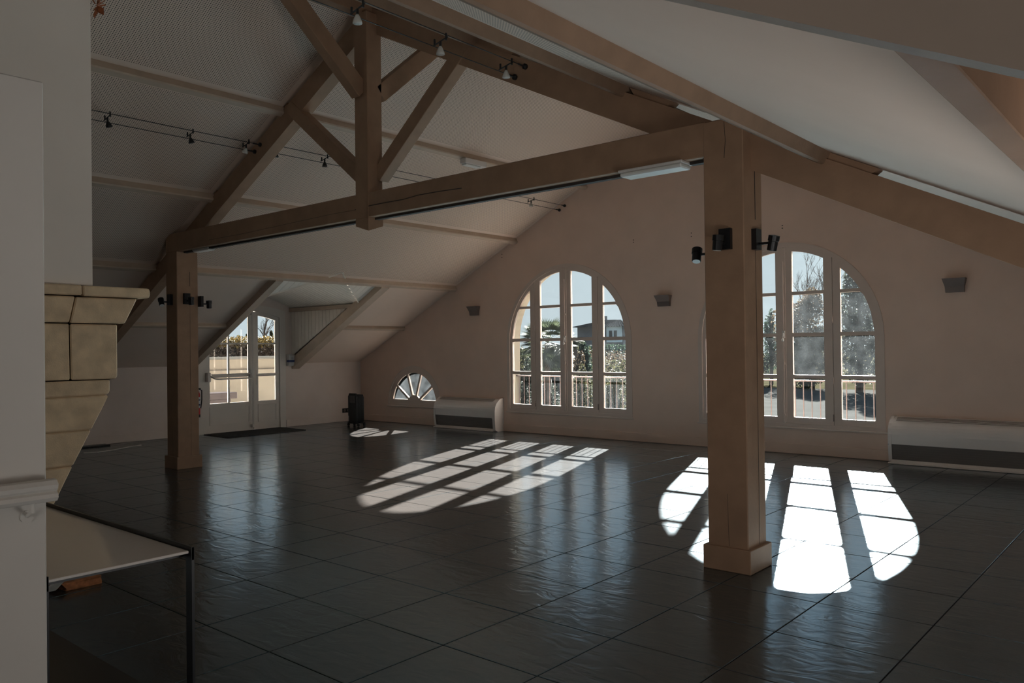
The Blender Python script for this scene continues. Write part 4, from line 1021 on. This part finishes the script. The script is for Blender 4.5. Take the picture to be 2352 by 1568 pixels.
# far house
hc = at(1398, 775, 80)
depth = (hc - CAM).dot(FW); k_ = depth / FPX
t = thing('far_house', 'distant grey house with hipped slate roof and pale annex, first window right panes', 'house', (hc.x, hc.y, -2.6), math.radians(20))
zt, ze = at(1398, 735, 80).z + 2.6, at(1398, 752, 80).z + 2.6
hwid = 52 * k_
b = B(); b.box((-hwid, -4, 0), (hwid, 5, ze)); b.out('wall', M['housewall'], t)
b = B(); bmn = b.bm
rv = [bmn.verts.new(p) for p in [(-hwid - .5, -4.6, ze), (hwid + .5, -4.6, ze), (hwid + .5, 5.6, ze), (-hwid - .5, 5.6, ze), (-hwid * .15, .5, zt), (hwid * .5, .5, zt)]]
for f in ((0, 1, 5, 4), (1, 2, 5), (2, 3, 4, 5), (3, 0, 4), (3, 2, 1, 0)): bmn.faces.new([rv[i] for i in f])
b.out('roof', M['slate'], t)
rt_ = B()
for k in range(20):
    f = k / 19; rt_.bar((-hwid - .4 + (2 * hwid + .8) * f, -4.62, ze + .02), (-hwid * .15 + hwid * .65 * f, .45, zt + .03), 0.06, 0.06)
rt_.out('roof_ribs', M['slate'], t)
fw_ = B().box((hwid * .30, -4.3, ze * .72), (hwid * .95, -3.9, ze * 1.0)).out('dormer_front', M['houselight'], t)
for xx in (0.42, 0.62): B().box((hwid * xx, -4.36, ze * .76), (hwid * (xx + .13), -4.28, ze * .93)).out('window', M['slate'], t)
B().box((-hwid * .9, -4.8, 0), (hwid * 1.6, -4.3, ze * .62)).out('annex_wall', M['houselight'], t)
B().box((-hwid * 0.2, 0.1, zt - .2), (hwid * -0.1, 0.5, zt + 0.5)).out('chimney', M['housewall'], t)
# clipped hedge and vineyard rows in front of the house
def hedge_row(px0, px1, pyt, Y, m, label, name='hedge', cat='hedge', n=2500, th=1.0, leaf=.16, group=None):
    a, c = at(px0, pyt, Y), at(px1, pyt, Y); t = thing(name, label, cat, ((a.x + c.x) / 2, Y, -2.6), 0, group)
    L = (c.x - a.x) / 2; H = a.z + 2.6
    bm = bmesh.new(); leaves(bm, n, lambda: Vector((random.uniform(-L, L), random.uniform(-th / 2, th / 2), random.uniform(0.0, H))), leaf)
    rawmesh('foliage', bm, m, t)['kind'] = 'stuff'
    B().box((-L, -th * .2, 0), (L, th * .2, H * 0.5)).out('stems', M['bark'], t)
hedge_row(1355, 1460, 792, 62, 'l_hedge', 'dark green clipped hedge below the distant house', n=3000)
for i, (py, Y, mm) in enumerate(((806, 58, 'l_autumn'), (812, 52, 'l_brown'), (819, 46, 'l_autumn'), (827, 41, 'l_olive'))):
    hedge_row(1300, 1470, py, Y, mm, ['vineyard row nearest the hedge, pinkish brown', 'second vineyard row below the hedge, brown', 'third vineyard row, pale brown', 'vineyard row closest to the olive bushes'][i], 'vine_row', 'vines', 3000, .6, .10, 'vineyard rows before the house')
hedge_row(1150, 1360, 800, 60, 'l_olive', 'long dull olive hedge behind the palms, first arched window', n=5000, leaf=.2)
# --- through the door: autumn hedge, fir, bare tree
t = thing('vine_hedge', 'yellow-topped brown autumn hedge behind the terrace wall, door glass', 'hedge', (-19.2, 10.0, 0))
bm = bmesh.new(); leaves(bm, 16000, lambda: Vector((random.uniform(-.5, .4), random.uniform(-6, 4), random.uniform(1.1, 1.66))), 0.045); rawmesh('brown_foliage', bm, 'l_brown', t)['kind'] = 'stuff'
bm = bmesh.new(); leaves(bm, 11000, lambda: Vector((random.uniform(-.5, .4), random.uniform(-6, 4), random.uniform(1.56, 1.80 + random.uniform(-.06, .08)))), 0.04); rawmesh('yellow_foliage', bm, 'l_yellow', t)['kind'] = 'stuff'
B().box((-.4, -6, -0.3), (-.1, 4, 1.6)).out('stems', M['bark'], t)
def xtree(px, pyt, X, label, m, wpx, bare=False):
    d = FW + RT * ((px - 1176) / FPX) - UP * ((pyt - 784) / FPX); p = CAM + d * (X / d.x)
    H = p.z + 0.5; t = thing('tree', label, 'tree', (p.x, p.y, -0.5))
    b = B(); b.tube([(0, 0, 0), (0, 0, H * .9)], 0.03 * H, 6, .004 * H)
    if bare:
        for k in range(9): twigs(b, Vector((0, 0, H * (0.3 + .06 * k))), Vector((random.uniform(-.6, .6), random.uniform(-.6, .6), 1)).normalized(), H * .22, .008 * H, 2)
    b.out('branches', M['bark'], t)
    if not bare:
        r = wpx / FPX * (p - CAM).dot(FW) / 2; bm = bmesh.new()
        for k in range(8): leaves(bm, 350, blob((0, 0, H * (.2 + .1 * k)), (r * (1 - .11 * k), r * (1 - .11 * k), H * .09)), .02 * H)
        rawmesh('foliage', bm, m, t)['kind'] = 'stuff'
xtree(606, 728, -40, 'thin bare tree behind the hedge, right door leaf', 'l_olive', 20, True)
xtree(623, 757, -42, 'pale green tree beside the door reveal, right door leaf', 'l_olive', 30)
xtree(566, 765, -60, 'tiny dark fir above the hedge in the middle of the left door leaf', 'l_hedge', 9)
xtree(548, 768, -50, 'low dull shrub line above the hedge, left door leaf', 'l_olive', 40)
xtree(520, 763, -46, 'dull tree above the hedge at upper left of door glass', 'l_olive', 30)
